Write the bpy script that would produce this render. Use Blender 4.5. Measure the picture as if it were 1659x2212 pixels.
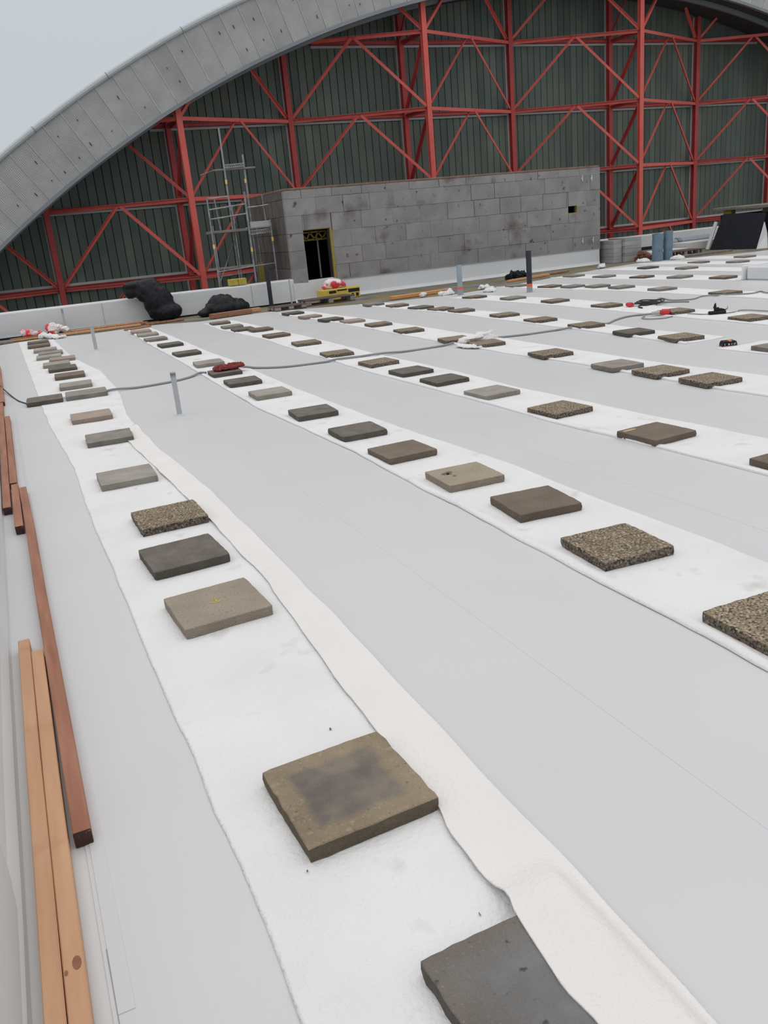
import bpy, bmesh, math, random
from mathutils import Vector, Matrix, noise

random.seed(7)
for o in list(bpy.data.objects):
    bpy.data.objects.remove(o)
scn = bpy.context.scene
col = scn.collection

# ------------------------------------------------------------------ camera
CAM_H = 1.6
cam_d = bpy.data.cameras.new('camera')
cam = bpy.data.objects.new('camera', cam_d)
col.objects.link(cam)
Rv, Uv, Fv = Vector((0.907022, -0.411243, -0.090501)), Vector((0.21146, 0.258986, 0.942449)), Vector((0.364137, 0.87396, -0.321868))
cam.matrix_world = Matrix(((Rv.x, Uv.x, -Fv.x, 0), (Rv.y, Uv.y, -Fv.y, 0), (Rv.z, Uv.z, -Fv.z, CAM_H), (0, 0, 0, 1)))
cam_d.sensor_fit = 'HORIZONTAL'
cam_d.sensor_width = 36.0
cam_d.lens = 36.0 * 1808.41 / 1659.0
cam_d.clip_end = 500
scn.camera = cam

# ------------------------------------------------------------------ sky: plain overcast, brighter towards the zenith
world = bpy.data.worlds.new('overcast_sky')
scn.world = world
world.use_nodes = True
nt = world.node_tree
nt.nodes.clear()
w_out = nt.nodes.new('ShaderNodeOutputWorld')
w_bg = nt.nodes.new('ShaderNodeBackground')
w_tc = nt.nodes.new('ShaderNodeTexCoord')
w_sep = nt.nodes.new('ShaderNodeSeparateXYZ')
w_rmp = nt.nodes.new('ShaderNodeValToRGB')
w_noi = nt.nodes.new('ShaderNodeTexNoise')
w_noi.inputs['Scale'].default_value = 1.6
w_mix = nt.nodes.new('ShaderNodeMix'); w_mix.data_type = 'RGBA'; w_mix.blend_type = 'MULTIPLY'
w_mr = nt.nodes.new('ShaderNodeMapRange')
w_mr.inputs['To Min'].default_value = 0.94; w_mr.inputs['To Max'].default_value = 1.06
nt.links.new(w_tc.outputs['Generated'], w_sep.inputs[0])
nt.links.new(w_tc.outputs['Generated'], w_noi.inputs['Vector'])
nt.links.new(w_sep.outputs['Z'], w_rmp.inputs[0])
nt.links.new(w_noi.outputs[0], w_mr.inputs['Value'])
nt.links.new(w_rmp.outputs[0], w_mix.inputs[6])
nt.links.new(w_mr.outputs[0], w_mix.inputs[7])
w_mix.inputs[0].default_value = 1.0
nt.links.new(w_mix.outputs[2], w_bg.inputs[0])
nt.links.new(w_bg.outputs[0], w_out.inputs[0])
el = w_rmp.color_ramp.elements
el[0].position = 0.0; el[0].color = (0.57, 0.61, 0.655, 1)
el[1].position = 1.0; el[1].color = (1.46, 1.44, 1.42, 1)
e = el.new(0.3); e.color = (0.60, 0.645, 0.695, 1)
e = el.new(0.55); e.color = (0.98, 0.98, 0.98, 1)
w_bg.inputs[1].default_value = 1.0

scn.view_settings.view_transform = 'Standard'
scn.view_settings.look = 'None'
scn.view_settings.gamma = 1.0
scn.view_settings.exposure = -0.1
scn.view_settings.use_curve_mapping = False

# ------------------------------------------------------------------ materials
def mat(name, c1, c2=None, scale=5.0, rough=0.7, bump=0.0, bscale=None, metallic=0.0, detail=5.0, rnd=0.0, spec=0.4, stretch=None, contrast=None):
    m = bpy.data.materials.new(name); m.use_nodes = True
    n = m.node_tree.nodes; l = m.node_tree.links
    b = n['Principled BSDF']
    b.inputs['Roughness'].default_value = rough
    b.inputs['Metallic'].default_value = metallic
    b.inputs['Specular IOR Level'].default_value = spec
    tc = n.new('ShaderNodeTexCoord'); src = tc.outputs['Object']
    if rnd:
        oi = n.new('ShaderNodeObjectInfo'); va = n.new('ShaderNodeVectorMath'); va.operation = 'ADD'
        cm = n.new('ShaderNodeMath'); cm.operation = 'MULTIPLY'; cm.inputs[1].default_value = 37.0
        l.new(oi.outputs['Random'], cm.inputs[0]); l.new(tc.outputs['Object'], va.inputs[0]); l.new(cm.outputs[0], va.inputs[1])
        src = va.outputs[0]
    if stretch:
        mp = n.new('ShaderNodeMapping'); mp.inputs['Scale'].default_value = stretch
        l.new(src, mp.inputs[0]); src = mp.outputs[0]
    no = n.new('ShaderNodeTexNoise'); no.inputs['Scale'].default_value = scale; no.inputs['Detail'].default_value = detail
    l.new(src, no.inputs['Vector'])
    r = n.new('ShaderNodeValToRGB'); lo, hi = contrast or (0.3, 0.7)
    r.color_ramp.elements[0].position = lo; r.color_ramp.elements[1].position = hi
    r.color_ramp.elements[0].color = (*c1, 1); r.color_ramp.elements[1].color = (*(c2 or c1), 1)
    l.new(no.outputs[0], r.inputs[0])
    outc = r.outputs[0]
    if rnd:
        hs = n.new('ShaderNodeHueSaturation'); mr = n.new('ShaderNodeMapRange')
        mr.inputs['To Min'].default_value = 1 - rnd; mr.inputs['To Max'].default_value = 1 + rnd
        l.new(oi.outputs['Random'], mr.inputs['Value']); l.new(mr.outputs[0], hs.inputs['Value']); l.new(outc, hs.inputs['Color'])
        outc = hs.outputs[0]
    l.new(outc, b.inputs['Base Color'])
    if bump:
        n2 = n.new('ShaderNodeTexNoise'); n2.inputs['Scale'].default_value = bscale or scale * 6; n2.inputs['Detail'].default_value = 4
        l.new(src, n2.inputs['Vector'])
        bp = n.new('ShaderNodeBump'); bp.inputs['Strength'].default_value = bump; bp.inputs['Distance'].default_value = 0.01
        l.new(n2.outputs[0], bp.inputs['Height']); l.new(bp.outputs[0], b.inputs['Normal'])
    m['outc'] = 0
    return m

def layer(m, kind, colr, scale, lo, hi, coord='Object', bump=0.0):
    """a second pattern mixed over the base colour of a material"""
    n = m.node_tree.nodes; l = m.node_tree.links; b = n['Principled BSDF']
    old = b.inputs['Base Color'].links[0].from_socket
    tc = n.new('ShaderNodeTexCoord')
    if kind == 'noise':
        t = n.new('ShaderNodeTexNoise'); t.inputs['Detail'].default_value = 6; o = t.outputs[0]
    else:
        t = n.new('ShaderNodeTexVoronoi'); o = t.outputs['Distance' if kind == 'voronoi' else 'Color']
    t.inputs['Scale'].default_value = scale
    l.new(tc.outputs[coord], t.inputs['Vector'])
    mr = n.new('ShaderNodeMapRange'); mr.inputs['From Min'].default_value = lo; mr.inputs['From Max'].default_value = hi
    l.new(o, mr.inputs['Value'])
    mx = n.new('ShaderNodeMix'); mx.data_type = 'RGBA'
    l.new(mr.outputs[0], mx.inputs[0]); l.new(old, mx.inputs[6]); mx.inputs[7].default_value = (*colr, 1)
    l.new(mx.outputs[2], b.inputs['Base Color'])
    if bump:
        bp = n.new('ShaderNodeBump'); bp.inputs['Strength'].default_value = bump; bp.inputs['Distance'].default_value = 0.006
        l.new(o, bp.inputs['Height'])
        if b.inputs['Normal'].links:
            l.new(b.inputs['Normal'].links[0].from_socket, bp.inputs['Normal'])
        l.new(bp.outputs[0], b.inputs['Normal'])
    return m

M = {}
M['membrane'] = mat('roof_membrane', (0.595, 0.60, 0.61), (0.625, 0.627, 0.632), 0.9, 0.42, 0.05, 60, spec=0.35)
M['upstand'] = mat('upstand_membrane', (0.66, 0.675, 0.69), (0.72, 0.73, 0.74), 1.2, 0.42, 0.12, 5, spec=0.4)
M['fleece'] = mat('white_fleece', (0.735, 0.732, 0.735), (0.80, 0.797, 0.80), 2.2, 0.95, 0.6, 70, spec=0.1)
layer(M['fleece'], 'noise', (0.55, 0.54, 0.53), 4.3, 0.62, 0.80)
layer(M['fleece'], 'noise', (0.42, 0.41, 0.40), 11.0, 0.71, 0.80)
M['fleece_warm'] = mat('ivory_fleece', (0.76, 0.74, 0.727), (0.81, 0.79, 0.777), 2.0, 0.95, 0.6, 70, spec=0.1)
M['concrete_floor'] = mat('roof_edge_concrete', (0.10, 0.095, 0.085), (0.24, 0.23, 0.21), 1.6, 0.9, 0.5, 20)
layer(M['concrete_floor'], 'noise', (0.20, 0.17, 0.055), 1.1, 0.48, 0.62)
def agg(name, c1, c2, c3):
    m = mat(name, c1, c2, 9, 0.85, 0.3, 60, rnd=0.12)
    layer(m, 'cells', c3, 95, 0.55, 0.95, bump=0.9)
    layer(m, 'voronoi', (c1[0] * .35, c1[1] * .35, c1[2] * .35), 95, 0.50, 0.75)
    return m
M['aggregate'] = agg('pebble_concrete', (0.20, 0.152, 0.10), (0.30, 0.235, 0.165), (0.52, 0.43, 0.32))
def centre_patch(m, c1, c2, half, soft):
    n = m.node_tree.nodes; l = m.node_tree.links; b = n['Principled BSDF']; old = b.inputs['Base Color'].links[0].from_socket
    tc = n.new('ShaderNodeTexCoord'); sp_ = n.new('ShaderNodeSeparateXYZ'); l.new(tc.outputs['Object'], sp_.inputs[0])
    ab = []
    for ax in ('X', 'Y'):
        q = n.new('ShaderNodeMath'); q.operation = 'ABSOLUTE'; l.new(sp_.outputs[ax], q.inputs[0]); ab.append(q)
    mx = n.new('ShaderNodeMath'); mx.operation = 'MAXIMUM'; l.new(ab[0].outputs[0], mx.inputs[0]); l.new(ab[1].outputs[0], mx.inputs[1])
    no = n.new('ShaderNodeTexNoise'); no.inputs['Scale'].default_value = 16; no.inputs['Detail'].default_value = 8; l.new(tc.outputs['Object'], no.inputs['Vector'])
    ma = n.new('ShaderNodeMath'); ma.operation = 'MULTIPLY_ADD'; ma.inputs[1].default_value = 0.05; l.new(no.outputs[0], ma.inputs[0]); l.new(mx.outputs[0], ma.inputs[2])
    mr = n.new('ShaderNodeMapRange'); mr.inputs['From Min'].default_value = half + 0.025 + soft; mr.inputs['From Max'].default_value = half + 0.025 - soft; l.new(ma.outputs[0], mr.inputs['Value'])
    n2 = n.new('ShaderNodeTexNoise'); n2.inputs['Scale'].default_value = 9; n2.inputs['Detail'].default_value = 7; l.new(tc.outputs['Object'], n2.inputs['Vector'])
    rp = n.new('ShaderNodeValToRGB'); rp.color_ramp.elements[0].position = 0.38; rp.color_ramp.elements[1].position = 0.66
    rp.color_ramp.elements[0].color = (*c1, 1); rp.color_ramp.elements[1].color = (*c2, 1); l.new(n2.outputs[0], rp.inputs[0])
    mi = n.new('ShaderNodeMix'); mi.data_type = 'RGBA'; l.new(mr.outputs[0], mi.inputs[0]); l.new(old, mi.inputs[6]); l.new(rp.outputs[0], mi.inputs[7])
    l.new(mi.outputs[2], b.inputs['Base Color'])
LOOKS = {
 'dark': ((0.115, 0.10, 0.083), (0.185, 0.165, 0.14), 9, 0.6), 'brown': ((0.16, 0.125, 0.092), (0.215, 0.17, 0.13), 6, 0.7),
 'tan': ((0.31, 0.262, 0.203), (0.40, 0.345, 0.275), 5, 0.8), 'light': ((0.29, 0.262, 0.225), (0.41, 0.38, 0.335), 6, 0.75),
 'grey': ((0.215, 0.195, 0.172), (0.33, 0.303, 0.27), 6, 0.7), 'pink': ((0.345, 0.265, 0.22), (0.42, 0.335, 0.28), 5, 0.75),
 'slate': ((0.135, 0.118, 0.10), (0.20, 0.178, 0.155), 5, 0.5), 'framed': ((0.22, 0.172, 0.115), (0.32, 0.255, 0.175), 7, 0.42),
 'stained': ((0.33, 0.275, 0.205), (0.39, 0.33, 0.255), 5, 0.7)}
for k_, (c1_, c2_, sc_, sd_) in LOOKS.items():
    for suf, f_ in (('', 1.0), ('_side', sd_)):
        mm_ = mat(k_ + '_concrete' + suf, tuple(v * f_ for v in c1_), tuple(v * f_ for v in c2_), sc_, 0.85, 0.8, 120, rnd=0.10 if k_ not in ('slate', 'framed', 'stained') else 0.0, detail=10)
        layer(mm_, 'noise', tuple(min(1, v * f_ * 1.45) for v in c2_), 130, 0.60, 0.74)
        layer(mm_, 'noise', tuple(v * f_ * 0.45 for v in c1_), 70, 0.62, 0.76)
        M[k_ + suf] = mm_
centre_patch(M['slate'], (0.17, 0.165, 0.16), (0.205, 0.21, 0.215), 0.13, 0.05)
layer(M['slate'], 'noise', (0.075, 0.065, 0.058), 26, 0.63, 0.70)
layer(M['framed'], 'noise', (0.34, 0.29, 0.21), 40, 0.58, 0.72)
centre_patch(M['framed'], (0.145, 0.125, 0.112), (0.235, 0.20, 0.16), 0.135, 0.014)
layer(M['stained'], 'noise', (0.085, 0.068, 0.05), 5.0, 0.69, 0.73)
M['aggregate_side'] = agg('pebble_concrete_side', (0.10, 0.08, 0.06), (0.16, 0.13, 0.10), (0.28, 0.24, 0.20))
M['redwood'] = mat('reddish_timber', (0.30, 0.115, 0.065), (0.42, 0.19, 0.115), 3, 0.6, 0.3, 60, rnd=0.12, stretch=(9, 0.8, 9))
M['redwood_x'] = mat('reddish_timber_across', (0.24, 0.10, 0.06), (0.44, 0.22, 0.13), 3, 0.6, 0.3, 60, rnd=0.2, stretch=(0.8, 9, 9))
M['pine'] = mat('pale_timber', (0.50, 0.265, 0.145), (0.61, 0.355, 0.205), 2.5, 0.55, 0.2, 60, rnd=0.04, stretch=(8, 0.7, 8))
layer(M['pine'], 'noise', (0.42, 0.21, 0.10), 2.2, 0.60, 0.72)
M['pine_x'] = mat('pale_timber_across', (0.50, 0.27, 0.13), (0.66, 0.38, 0.20), 3, 0.6, 0.2, 60, rnd=0.15, stretch=(0.8, 9, 9))
M['orange_wood'] = mat('orange_timber', (0.62, 0.27, 0.09), (0.72, 0.36, 0.15), 3, 0.6, 0.2, 60, stretch=(0.8, 9, 9))
M['knot'] = mat('timber_knot', (0.25, 0.09, 0.05), (0.32, 0.13, 0.075), 30, 0.6)
M['woodend'] = mat('dark_wood_end', (0.035, 0.012, 0.01), (0.07, 0.03, 0.025), 20, 0.7)
layer(M['woodend'], 'noise', (0.35, 0.33, 0.32), 60, 0.62, 0.70)
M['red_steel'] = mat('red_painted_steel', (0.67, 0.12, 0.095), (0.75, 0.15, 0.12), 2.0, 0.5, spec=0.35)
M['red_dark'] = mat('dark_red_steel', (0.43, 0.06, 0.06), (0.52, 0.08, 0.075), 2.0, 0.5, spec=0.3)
M['cladding'] = mat('dark_green_cladding', (0.095, 0.135, 0.12), (0.16, 0.175, 0.14), 0.55, 0.55, rnd=0.16, spec=0.3)
M['flashing'] = mat('pale_grey_flashing', (0.42, 0.43, 0.42), (0.50, 0.51, 0.50), 2, 0.5)
M['joint'] = mat('cladding_backing', (0.012, 0.018, 0.016), (0.02, 0.026, 0.022), 2, 0.8)
M['fascia'] = mat('ribbed_grey_sheet', (0.50, 0.50, 0.49), (0.60, 0.60, 0.585), 1.5, 0.5, rnd=0.05, spec=0.4)
M['fascia_trim'] = mat('pale_edge_trim', (0.52, 0.55, 0.56), (0.58, 0.61, 0.62), 1, 0.4)
M['fascia_low'] = mat('grey_edge_trim', (0.22, 0.24, 0.26), (0.27, 0.29, 0.31), 1, 0.4)
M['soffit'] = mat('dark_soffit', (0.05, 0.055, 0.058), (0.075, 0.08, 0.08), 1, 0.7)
M['black'] = mat('black_plastic', (0.006, 0.0065, 0.009), (0.013, 0.014, 0.018), 4, 0.42, 0.4, 22, spec=0.25)
M['black_matt'] = mat('black_sheet', (0.010, 0.012, 0.018), (0.016, 0.018, 0.026), 4, 0.7, 0.2, 10, spec=0.3)
M['black_pipe'] = mat('black_pipe', (0.020, 0.022, 0.03), (0.03, 0.033, 0.04), 4, 0.4)
M['grey_pipe'] = mat('grey_pipe', (0.40, 0.42, 0.44), (0.47, 0.49, 0.50), 4, 0.4)
M['blue_pipe'] = mat('bluegrey_pipe', (0.27, 0.34, 0.39), (0.33, 0.40, 0.45), 4, 0.35)
M['pipe_low'] = mat('pipe_sleeve', (0.28, 0.31, 0.35), (0.33, 0.36, 0.40), 4, 0.4)
M['red_band'] = mat('orange_red_tape', (0.72, 0.13, 0.06), (0.78, 0.16, 0.09), 4, 0.5)
M['galv'] = mat('galvanised_tube', (0.20, 0.205, 0.21), (0.42, 0.43, 0.44), 6, 0.4, metallic=0.6)
M['yellow_mark'] = mat('yellow_tube_collar', (0.80, 0.52, 0.12), (0.85, 0.62, 0.25), 6, 0.5)
M['plank'] = mat('weathered_plank', (0.17, 0.145, 0.125), (0.27, 0.235, 0.21), 4, 0.8, stretch=(1, 6, 6))
M['board_lt'] = mat('grey_insulation_board', (0.235, 0.228, 0.225), (0.32, 0.31, 0.305), 2.2, 0.9, 0.4, 60, rnd=0.05, spec=0.2, detail=8)
layer(M['board_lt'], 'noise', (0.12, 0.10, 0.092), 1.3, 0.58, 0.72)
layer(M['board_lt'], 'noise', (0.105, 0.095, 0.09), 5.5, 0.635, 0.70)
layer(M['board_lt'], 'voronoi', (0.10, 0.09, 0.085), 2.6, 0.085, 0.045)
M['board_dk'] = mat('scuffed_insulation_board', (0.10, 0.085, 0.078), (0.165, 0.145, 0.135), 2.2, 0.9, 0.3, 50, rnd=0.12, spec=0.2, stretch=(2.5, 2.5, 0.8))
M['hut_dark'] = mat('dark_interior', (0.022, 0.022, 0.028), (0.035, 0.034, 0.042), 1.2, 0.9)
M['reveal'] = mat('yellow_reveal', (0.27, 0.21, 0.045), (0.36, 0.28, 0.06), 8, 0.7)
M['yellow'] = mat('yellow_plastic', (0.62, 0.44, 0.06), (0.70, 0.52, 0.09), 5, 0.45)
M['yellow_wool'] = mat('yellow_block', (0.40, 0.33, 0.06), (0.52, 0.43, 0.09), 12, 0.9, 0.5, 50)
M['lintel'] = mat('brown_yellow_steel', (0.20, 0.14, 0.03), (0.27, 0.19, 0.045), 8, 0.7)
M['mark'] = mat('yellow_crayon', (0.55, 0.45, 0.05), (0.62, 0.52, 0.08), 60, 0.8)
M['cable'] = mat('grey_cable', (0.24, 0.25, 0.26), (0.29, 0.30, 0.31), 6, 0.5)
M['cable_black'] = mat('black_cable', (0.02, 0.02, 0.023), (0.03, 0.03, 0.033), 6, 0.5)
M['red_plug'] = mat('red_plastic', (0.55, 0.03, 0.035), (0.62, 0.05, 0.05), 6, 0.4)
M['red_cloth'] = mat('dark_red_sacking', (0.15, 0.022, 0.022), (0.27, 0.05, 0.045), 25, 0.9, 0.6, 40)
M['bag_rw'] = mat('red_and_white_film', (0.75, 0.06, 0.08), (0.86, 0.80, 0.80), 3.2, 0.35, 0.5, 18, contrast=(0.47, 0.53))
M['bag_rw2'] = mat('red_and_clear_film', (0.78, 0.05, 0.06), (0.72, 0.66, 0.66), 4.0, 0.35, 0.5, 18, contrast=(0.46, 0.58))
M['pallet'] = mat('dark_pallet_wood', (0.075, 0.05, 0.045), (0.14, 0.10, 0.09), 4, 0.8, stretch=(1, 5, 5))
M['pallet_blk'] = mat('pale_pallet_block', (0.24, 0.20, 0.185), (0.32, 0.28, 0.26), 6, 0.8)
M['blue_foil'] = mat('blue_foil', (0.10, 0.165, 0.22), (0.16, 0.24, 0.31), 5, 0.35, 0.4, 12, spec=0.6)
M['white_board'] = mat('white_foam_board', (0.60, 0.60, 0.60), (0.68, 0.68, 0.68), 4, 0.8)
M['slab_top'] = mat('weathered_beam', (0.15, 0.145, 0.12), (0.25, 0.24, 0.20), 4, 0.9, 0.4, 30)
M['stack'] = mat('pale_grey_sheet', (0.33, 0.325, 0.33), (0.41, 0.40, 0.405), 2, 0.8, rnd=0.15)
M['brick_red'] = mat('reddish_rubble', (0.16, 0.07, 0.05), (0.26, 0.13, 0.10), 10, 0.9)
M['white_txt'] = mat('white_print', (0.7, 0.7, 0.7), (0.75, 0.75, 0.75), 5, 0.6)
M['orange'] = mat('orange_plastic', (0.75, 0.17, 0.04), (0.8, 0.2, 0.06), 5, 0.5)
M['seam'] = mat('seam_edge', (0.30, 0.31, 0.32), (0.36, 0.37, 0.38), 5, 0.6)
M['ground'] = mat('yard_ground', (0.09, 0.09, 0.085), (0.15, 0.15, 0.14), 0.4, 0.9)
M['speck'] = mat('dirt_fleck', (0.10, 0.085, 0.08), (0.16, 0.14, 0.13), 50, 0.9)

# ------------------------------------------------------------------ helpers
def finish(name, bm, m, parent=None, smooth=False, mats=None):
    me = bpy.data.meshes.new(name)
    bm.normal_update(); bm.to_mesh(me); bm.free()
    for mm in (mats or [m]):
        me.materials.append(mm)
    if smooth:
        for p in me.polygons: p.use_smooth = True
    o = bpy.data.objects.new(name, me); col.objects.link(o)
    if parent: o.parent = parent
    return o

def share(name, me, parent=None, loc=(0, 0, 0), rot=(0, 0, 0), scale=(1, 1, 1)):
    o = bpy.data.objects.new(name, me); col.objects.link(o)
    o.location = loc; o.rotation_euler = rot; o.scale = scale
    if parent: o.parent = parent
    return o

def tag(o, label=None, cat=None, group=None, kind=None):
    if label: o['label'] = label
    if cat: o['category'] = cat
    if group: o['group'] = group
    if kind: o['kind'] = kind
    return o

def empty(name, loc=(0, 0, 0), rz=0.0):
    o = bpy.data.objects.new(name, None); col.objects.link(o)
    o.location = loc; o.rotation_euler = (0, 0, rz); o.empty_display_size = 0.1
    return o

def box(bm, x0, x1, y0, y1, z0, z1, bevel=0.0, mi=0):
    vs = [bm.verts.new((x, y, z)) for x in (x0, x1) for y in (y0, y1) for z in (z0, z1)]
    fs = [(0, 1, 3, 2), (4, 6, 7, 5), (0, 4, 5, 1), (2, 3, 7, 6), (0, 2, 6, 4), (1, 5, 7, 3)]
    ff = []
    for f in fs:
        q = bm.faces.new([vs[i] for i in f]); q.material_index = mi; ff.append(q)
    if bevel:
        es = list({e for f in ff for e in f.edges})
        bmesh.ops.bevel(bm, geom=es, offset=bevel, segments=1, affect='EDGES')
    return ff

def frame(d):
    d = d.normalized()
    up = Vector((0, 0, 1)) if abs(d.z) < 0.95 else Vector((0, 1, 0))
    s = d.cross(up).normalized(); return s, s.cross(d).normalized()

def bar(bm, a, b, w, h, up=None):
    a, b = Vector(a), Vector(b); d = (b - a)
    s, u = frame(d)
    if up is not None:
        s = d.cross(Vector(up)).normalized(); u = s.cross(d).normalized()
    vs = []
    for p in (a, b):
        for i, j in ((-1, -1), (1, -1), (1, 1), (-1, 1)):
            vs.append(bm.verts.new(p + s * (i * w / 2) + u * (j * h / 2)))
    for f in ((0, 1, 2, 3), (7, 6, 5, 4), (0, 4, 5, 1), (1, 5, 6, 2), (2, 6, 7, 3), (3, 7, 4, 0)):
        bm.faces.new([vs[i] for i in f])

def angle_bar(bm, a, b, w, t=0.012):
    """steel L angle"""
    a, b = Vector(a), Vector(b); d = (b - a); s, u = frame(d)
    bar(bm, a, b, w, t)
    bar(bm, a + s * (w / 2) - u * (w / 2), b + s * (w / 2) - u * (w / 2), t, w)

def hbeam(bm, a, b, w, h, t=0.02, up=None):
    """I section: two flanges and a web"""
    a, b = Vector(a), Vector(b); d = (b - a); s, u = frame(d)
    if up is not None:
        s = d.cross(Vector(up)).normalized(); u = s.cross(d).normalized()
    for k in (-1, 1):
        bar(bm, a + u * (k * (h - t) / 2), b + u * (k * (h - t) / 2), w, t, up=u)
    bar(bm, a, b, t, h - 2 * t, up=u)

def tube(bm, pts, r, n=8, cap=True):
    pts = [Vector(p) for p in pts]; rings = []
    for i, p in enumerate(pts):
        d = (pts[min(i + 1, len(pts) - 1)] - pts[max(i - 1, 0)])
        s, u = frame(d)
        rr = r[i] if isinstance(r, (list, tuple)) else r
        rings.append([bm.verts.new(p + (s * math.cos(2 * math.pi * k / n) + u * math.sin(2 * math.pi * k / n)) * rr) for k in range(n)])
    for a, b in zip(rings, rings[1:]):
        for k in range(n):
            bm.faces.new((a[k], a[(k + 1) % n], b[(k + 1) % n], b[k]))
    if cap:
        bm.faces.new(rings[0][::-1]); bm.faces.new(rings[-1])

def cat_rom(pts, n=6):
    P = [Vector(p) for p in pts]; P = [P[0]] + P + [P[-1]]; out = []
    for i in range(1, len(P) - 2):
        for k in range(n):
            t = k / n
            out.append(0.5 * ((2 * P[i]) + (P[i + 1] - P[i - 1]) * t + (2 * P[i - 1] - 5 * P[i] + 4 * P[i + 1] - P[i + 2]) * t * t + (3 * P[i] - P[i - 1] - 3 * P[i + 1] + P[i + 2]) * t ** 3))
    out.append(P[-2]); return out

def lerp_tab(tab, y):
    tab = sorted(tab, key=lambda q: q[0])
    if y <= tab[0][0]: return tab[0][1]
    for (a, u), (b, v) in zip(tab, tab[1:]):
        if y <= b: return u + (v - u) * (y - a) / (b - a + 1e-9)
    return tab[-1][1]

def blob(name, ells, m, parent=None, vox=0.03, amp=0.03, nscale=6.0, seed=0, zmin=None, smooth=False):
    """crumpled soft thing: ellipsoids fused by a voxel remesh, then creased"""
    bm = bmesh.new()
    for (c, r, rot) in ells:
        mt = Matrix.Translation(c) @ Matrix.Rotation(rot[2], 4, 'Z') @ Matrix.Rotation(rot[1], 4, 'Y') @ Matrix.Rotation(rot[0], 4, 'X') @ Matrix.Diagonal((*r, 1))
        bmesh.ops.create_icosphere(bm, subdivisions=3, radius=1.0, matrix=mt)
    me = bpy.data.meshes.new('tmp'); bm.to_mesh(me); bm.free()
    t = bpy.data.objects.new('tmp', me); col.objects.link(t)
    md = t.modifiers.new('r', 'REMESH'); md.mode = 'VOXEL'; md.voxel_size = vox
    dg = bpy.context.evaluated_depsgraph_get()
    me2 = bpy.data.meshes.new_from_object(t.evaluated_get(dg))
    bpy.data.objects.remove(t)
    bm = bmesh.new(); bm.from_mesh(me2)
    for _ in range(14 if name == 'rubbish_bag' else 1):
        bmesh.ops.smooth_vert(bm, verts=bm.verts, factor=0.5, use_axis_x=True, use_axis_y=True, use_axis_z=True)
    bm.normal_update()
    sq = Vector((1, 1, 0.45)) if 'bag' in name else Vector((1, 1, 1))
    off = Vector((seed * 3.1, seed * 1.7, seed))
    new = []
    for v in bm.verts:
        p = v.co * sq * nscale + off
        k = noise.noise(p) + 1.3 * (abs(noise.noise(p * 1.7)) - 0.25) + 0.9 * (abs(noise.noise(p * 3.9)) - 0.2)
        new.append(v.co + v.normal * (k * amp))
    for v, q in zip(bm.verts, new):
        v.co = q
        if zmin is not None and v.co.z < zmin: v.co.z = zmin + 0.0005 * random.random()
    return finish(name, bm, m, parent, smooth)

# ------------------------------------------------------------------ the roof
bm = bmesh.new()
box(bm, -0.6, 27.0, -2.5, 20.9, -0.25, -0.004)
box(bm, 15.9, 27.0, 20.9, 24.5, -0.25, -0.004)
floor = finish('floor', bm, M['concrete_floor'])
tag(floor, 'dirty mossy concrete roof deck carrying the grey membrane', kind='structure')

EDGE = [(-0.3, 19.2), (0.6, 19.4), (1.65, 19.05), (3.0, 19.3), (3.9, 18.6), (5.4, 18.9), (6.1, 18.5), (7.7, 17.45), (9.4, 17.1), (11.7, 17.7), (14.5, 18.7), (16.7, 19.2), (19.0, 17.9), (27.0, 17.6)]
seams = [-0.33, -0.056] + [-0.056 + 1.655 * k for k in range(1, 17)]
for i, (a, b) in enumerate(zip(seams, seams[1:])):
    bm = bmesh.new()
    ov = 0.05
    nx = 5
    xs = [a - (ov if i else 0) + (b - a + (ov if i else 0)) * k / nx for k in range(nx + 1)]
    top, low = [], []
    ys = [-2.4, 0.8, 4, 8, 12, 15, None]
    g = []
    for x in xs:
        rowv = []
        for y in ys:
            yy = lerp_tab(EDGE, x) + 0.05 * noise.noise(Vector((x * 3, 0, 0))) if y is None else y
            t = (x - xs[0]) / (xs[-1] - xs[0])
            rowv.append(bm.verts.new((x, yy, 0.0045 - (0.003 if i == 0 else 0.0008) * t)))
        g.append(rowv)
    for p, q in zip(g, g[1:]):
        for k in range(len(ys) - 1):
            bm.faces.new((p[k], q[k], q[k + 1], p[k + 1]))
    # lap edge (darker little face) and far hem
    lo = [bm.verts.new((v.co.x + 0.001, v.co.y, -0.003)) for v in g[0]]
    for k in range(len(ys) - 1):
        bm.faces.new((g[0][k], g[0][k + 1], lo[k + 1], lo[k]))
    hm = [bm.verts.new((r_[-1].co.x, r_[-1].co.y + 0.002, -0.004)) for r_ in g]
    for k in range(len(g) - 1):
        bm.faces.new((g[k][-1], g[k + 1][-1], hm[k + 1], hm[k]))
    finish('membrane_sheet', bm, M['membrane'], floor)
# narrow lap strip at the left edge and the slit beside its end
bm = bmesh.new(); box(bm, -0.094, -0.056, 1.575, 19.2, 0.003, 0.0065)
finish('seam_strip', bm, M['membrane'], floor)
bm = bmesh.new(); bar(bm, (-0.096, 1.78, 0.0042), (-0.09, 0.4, 0.0042), 0.0022, 0.003)
finish('seam_slit', bm, M['seam'], floor)

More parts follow.
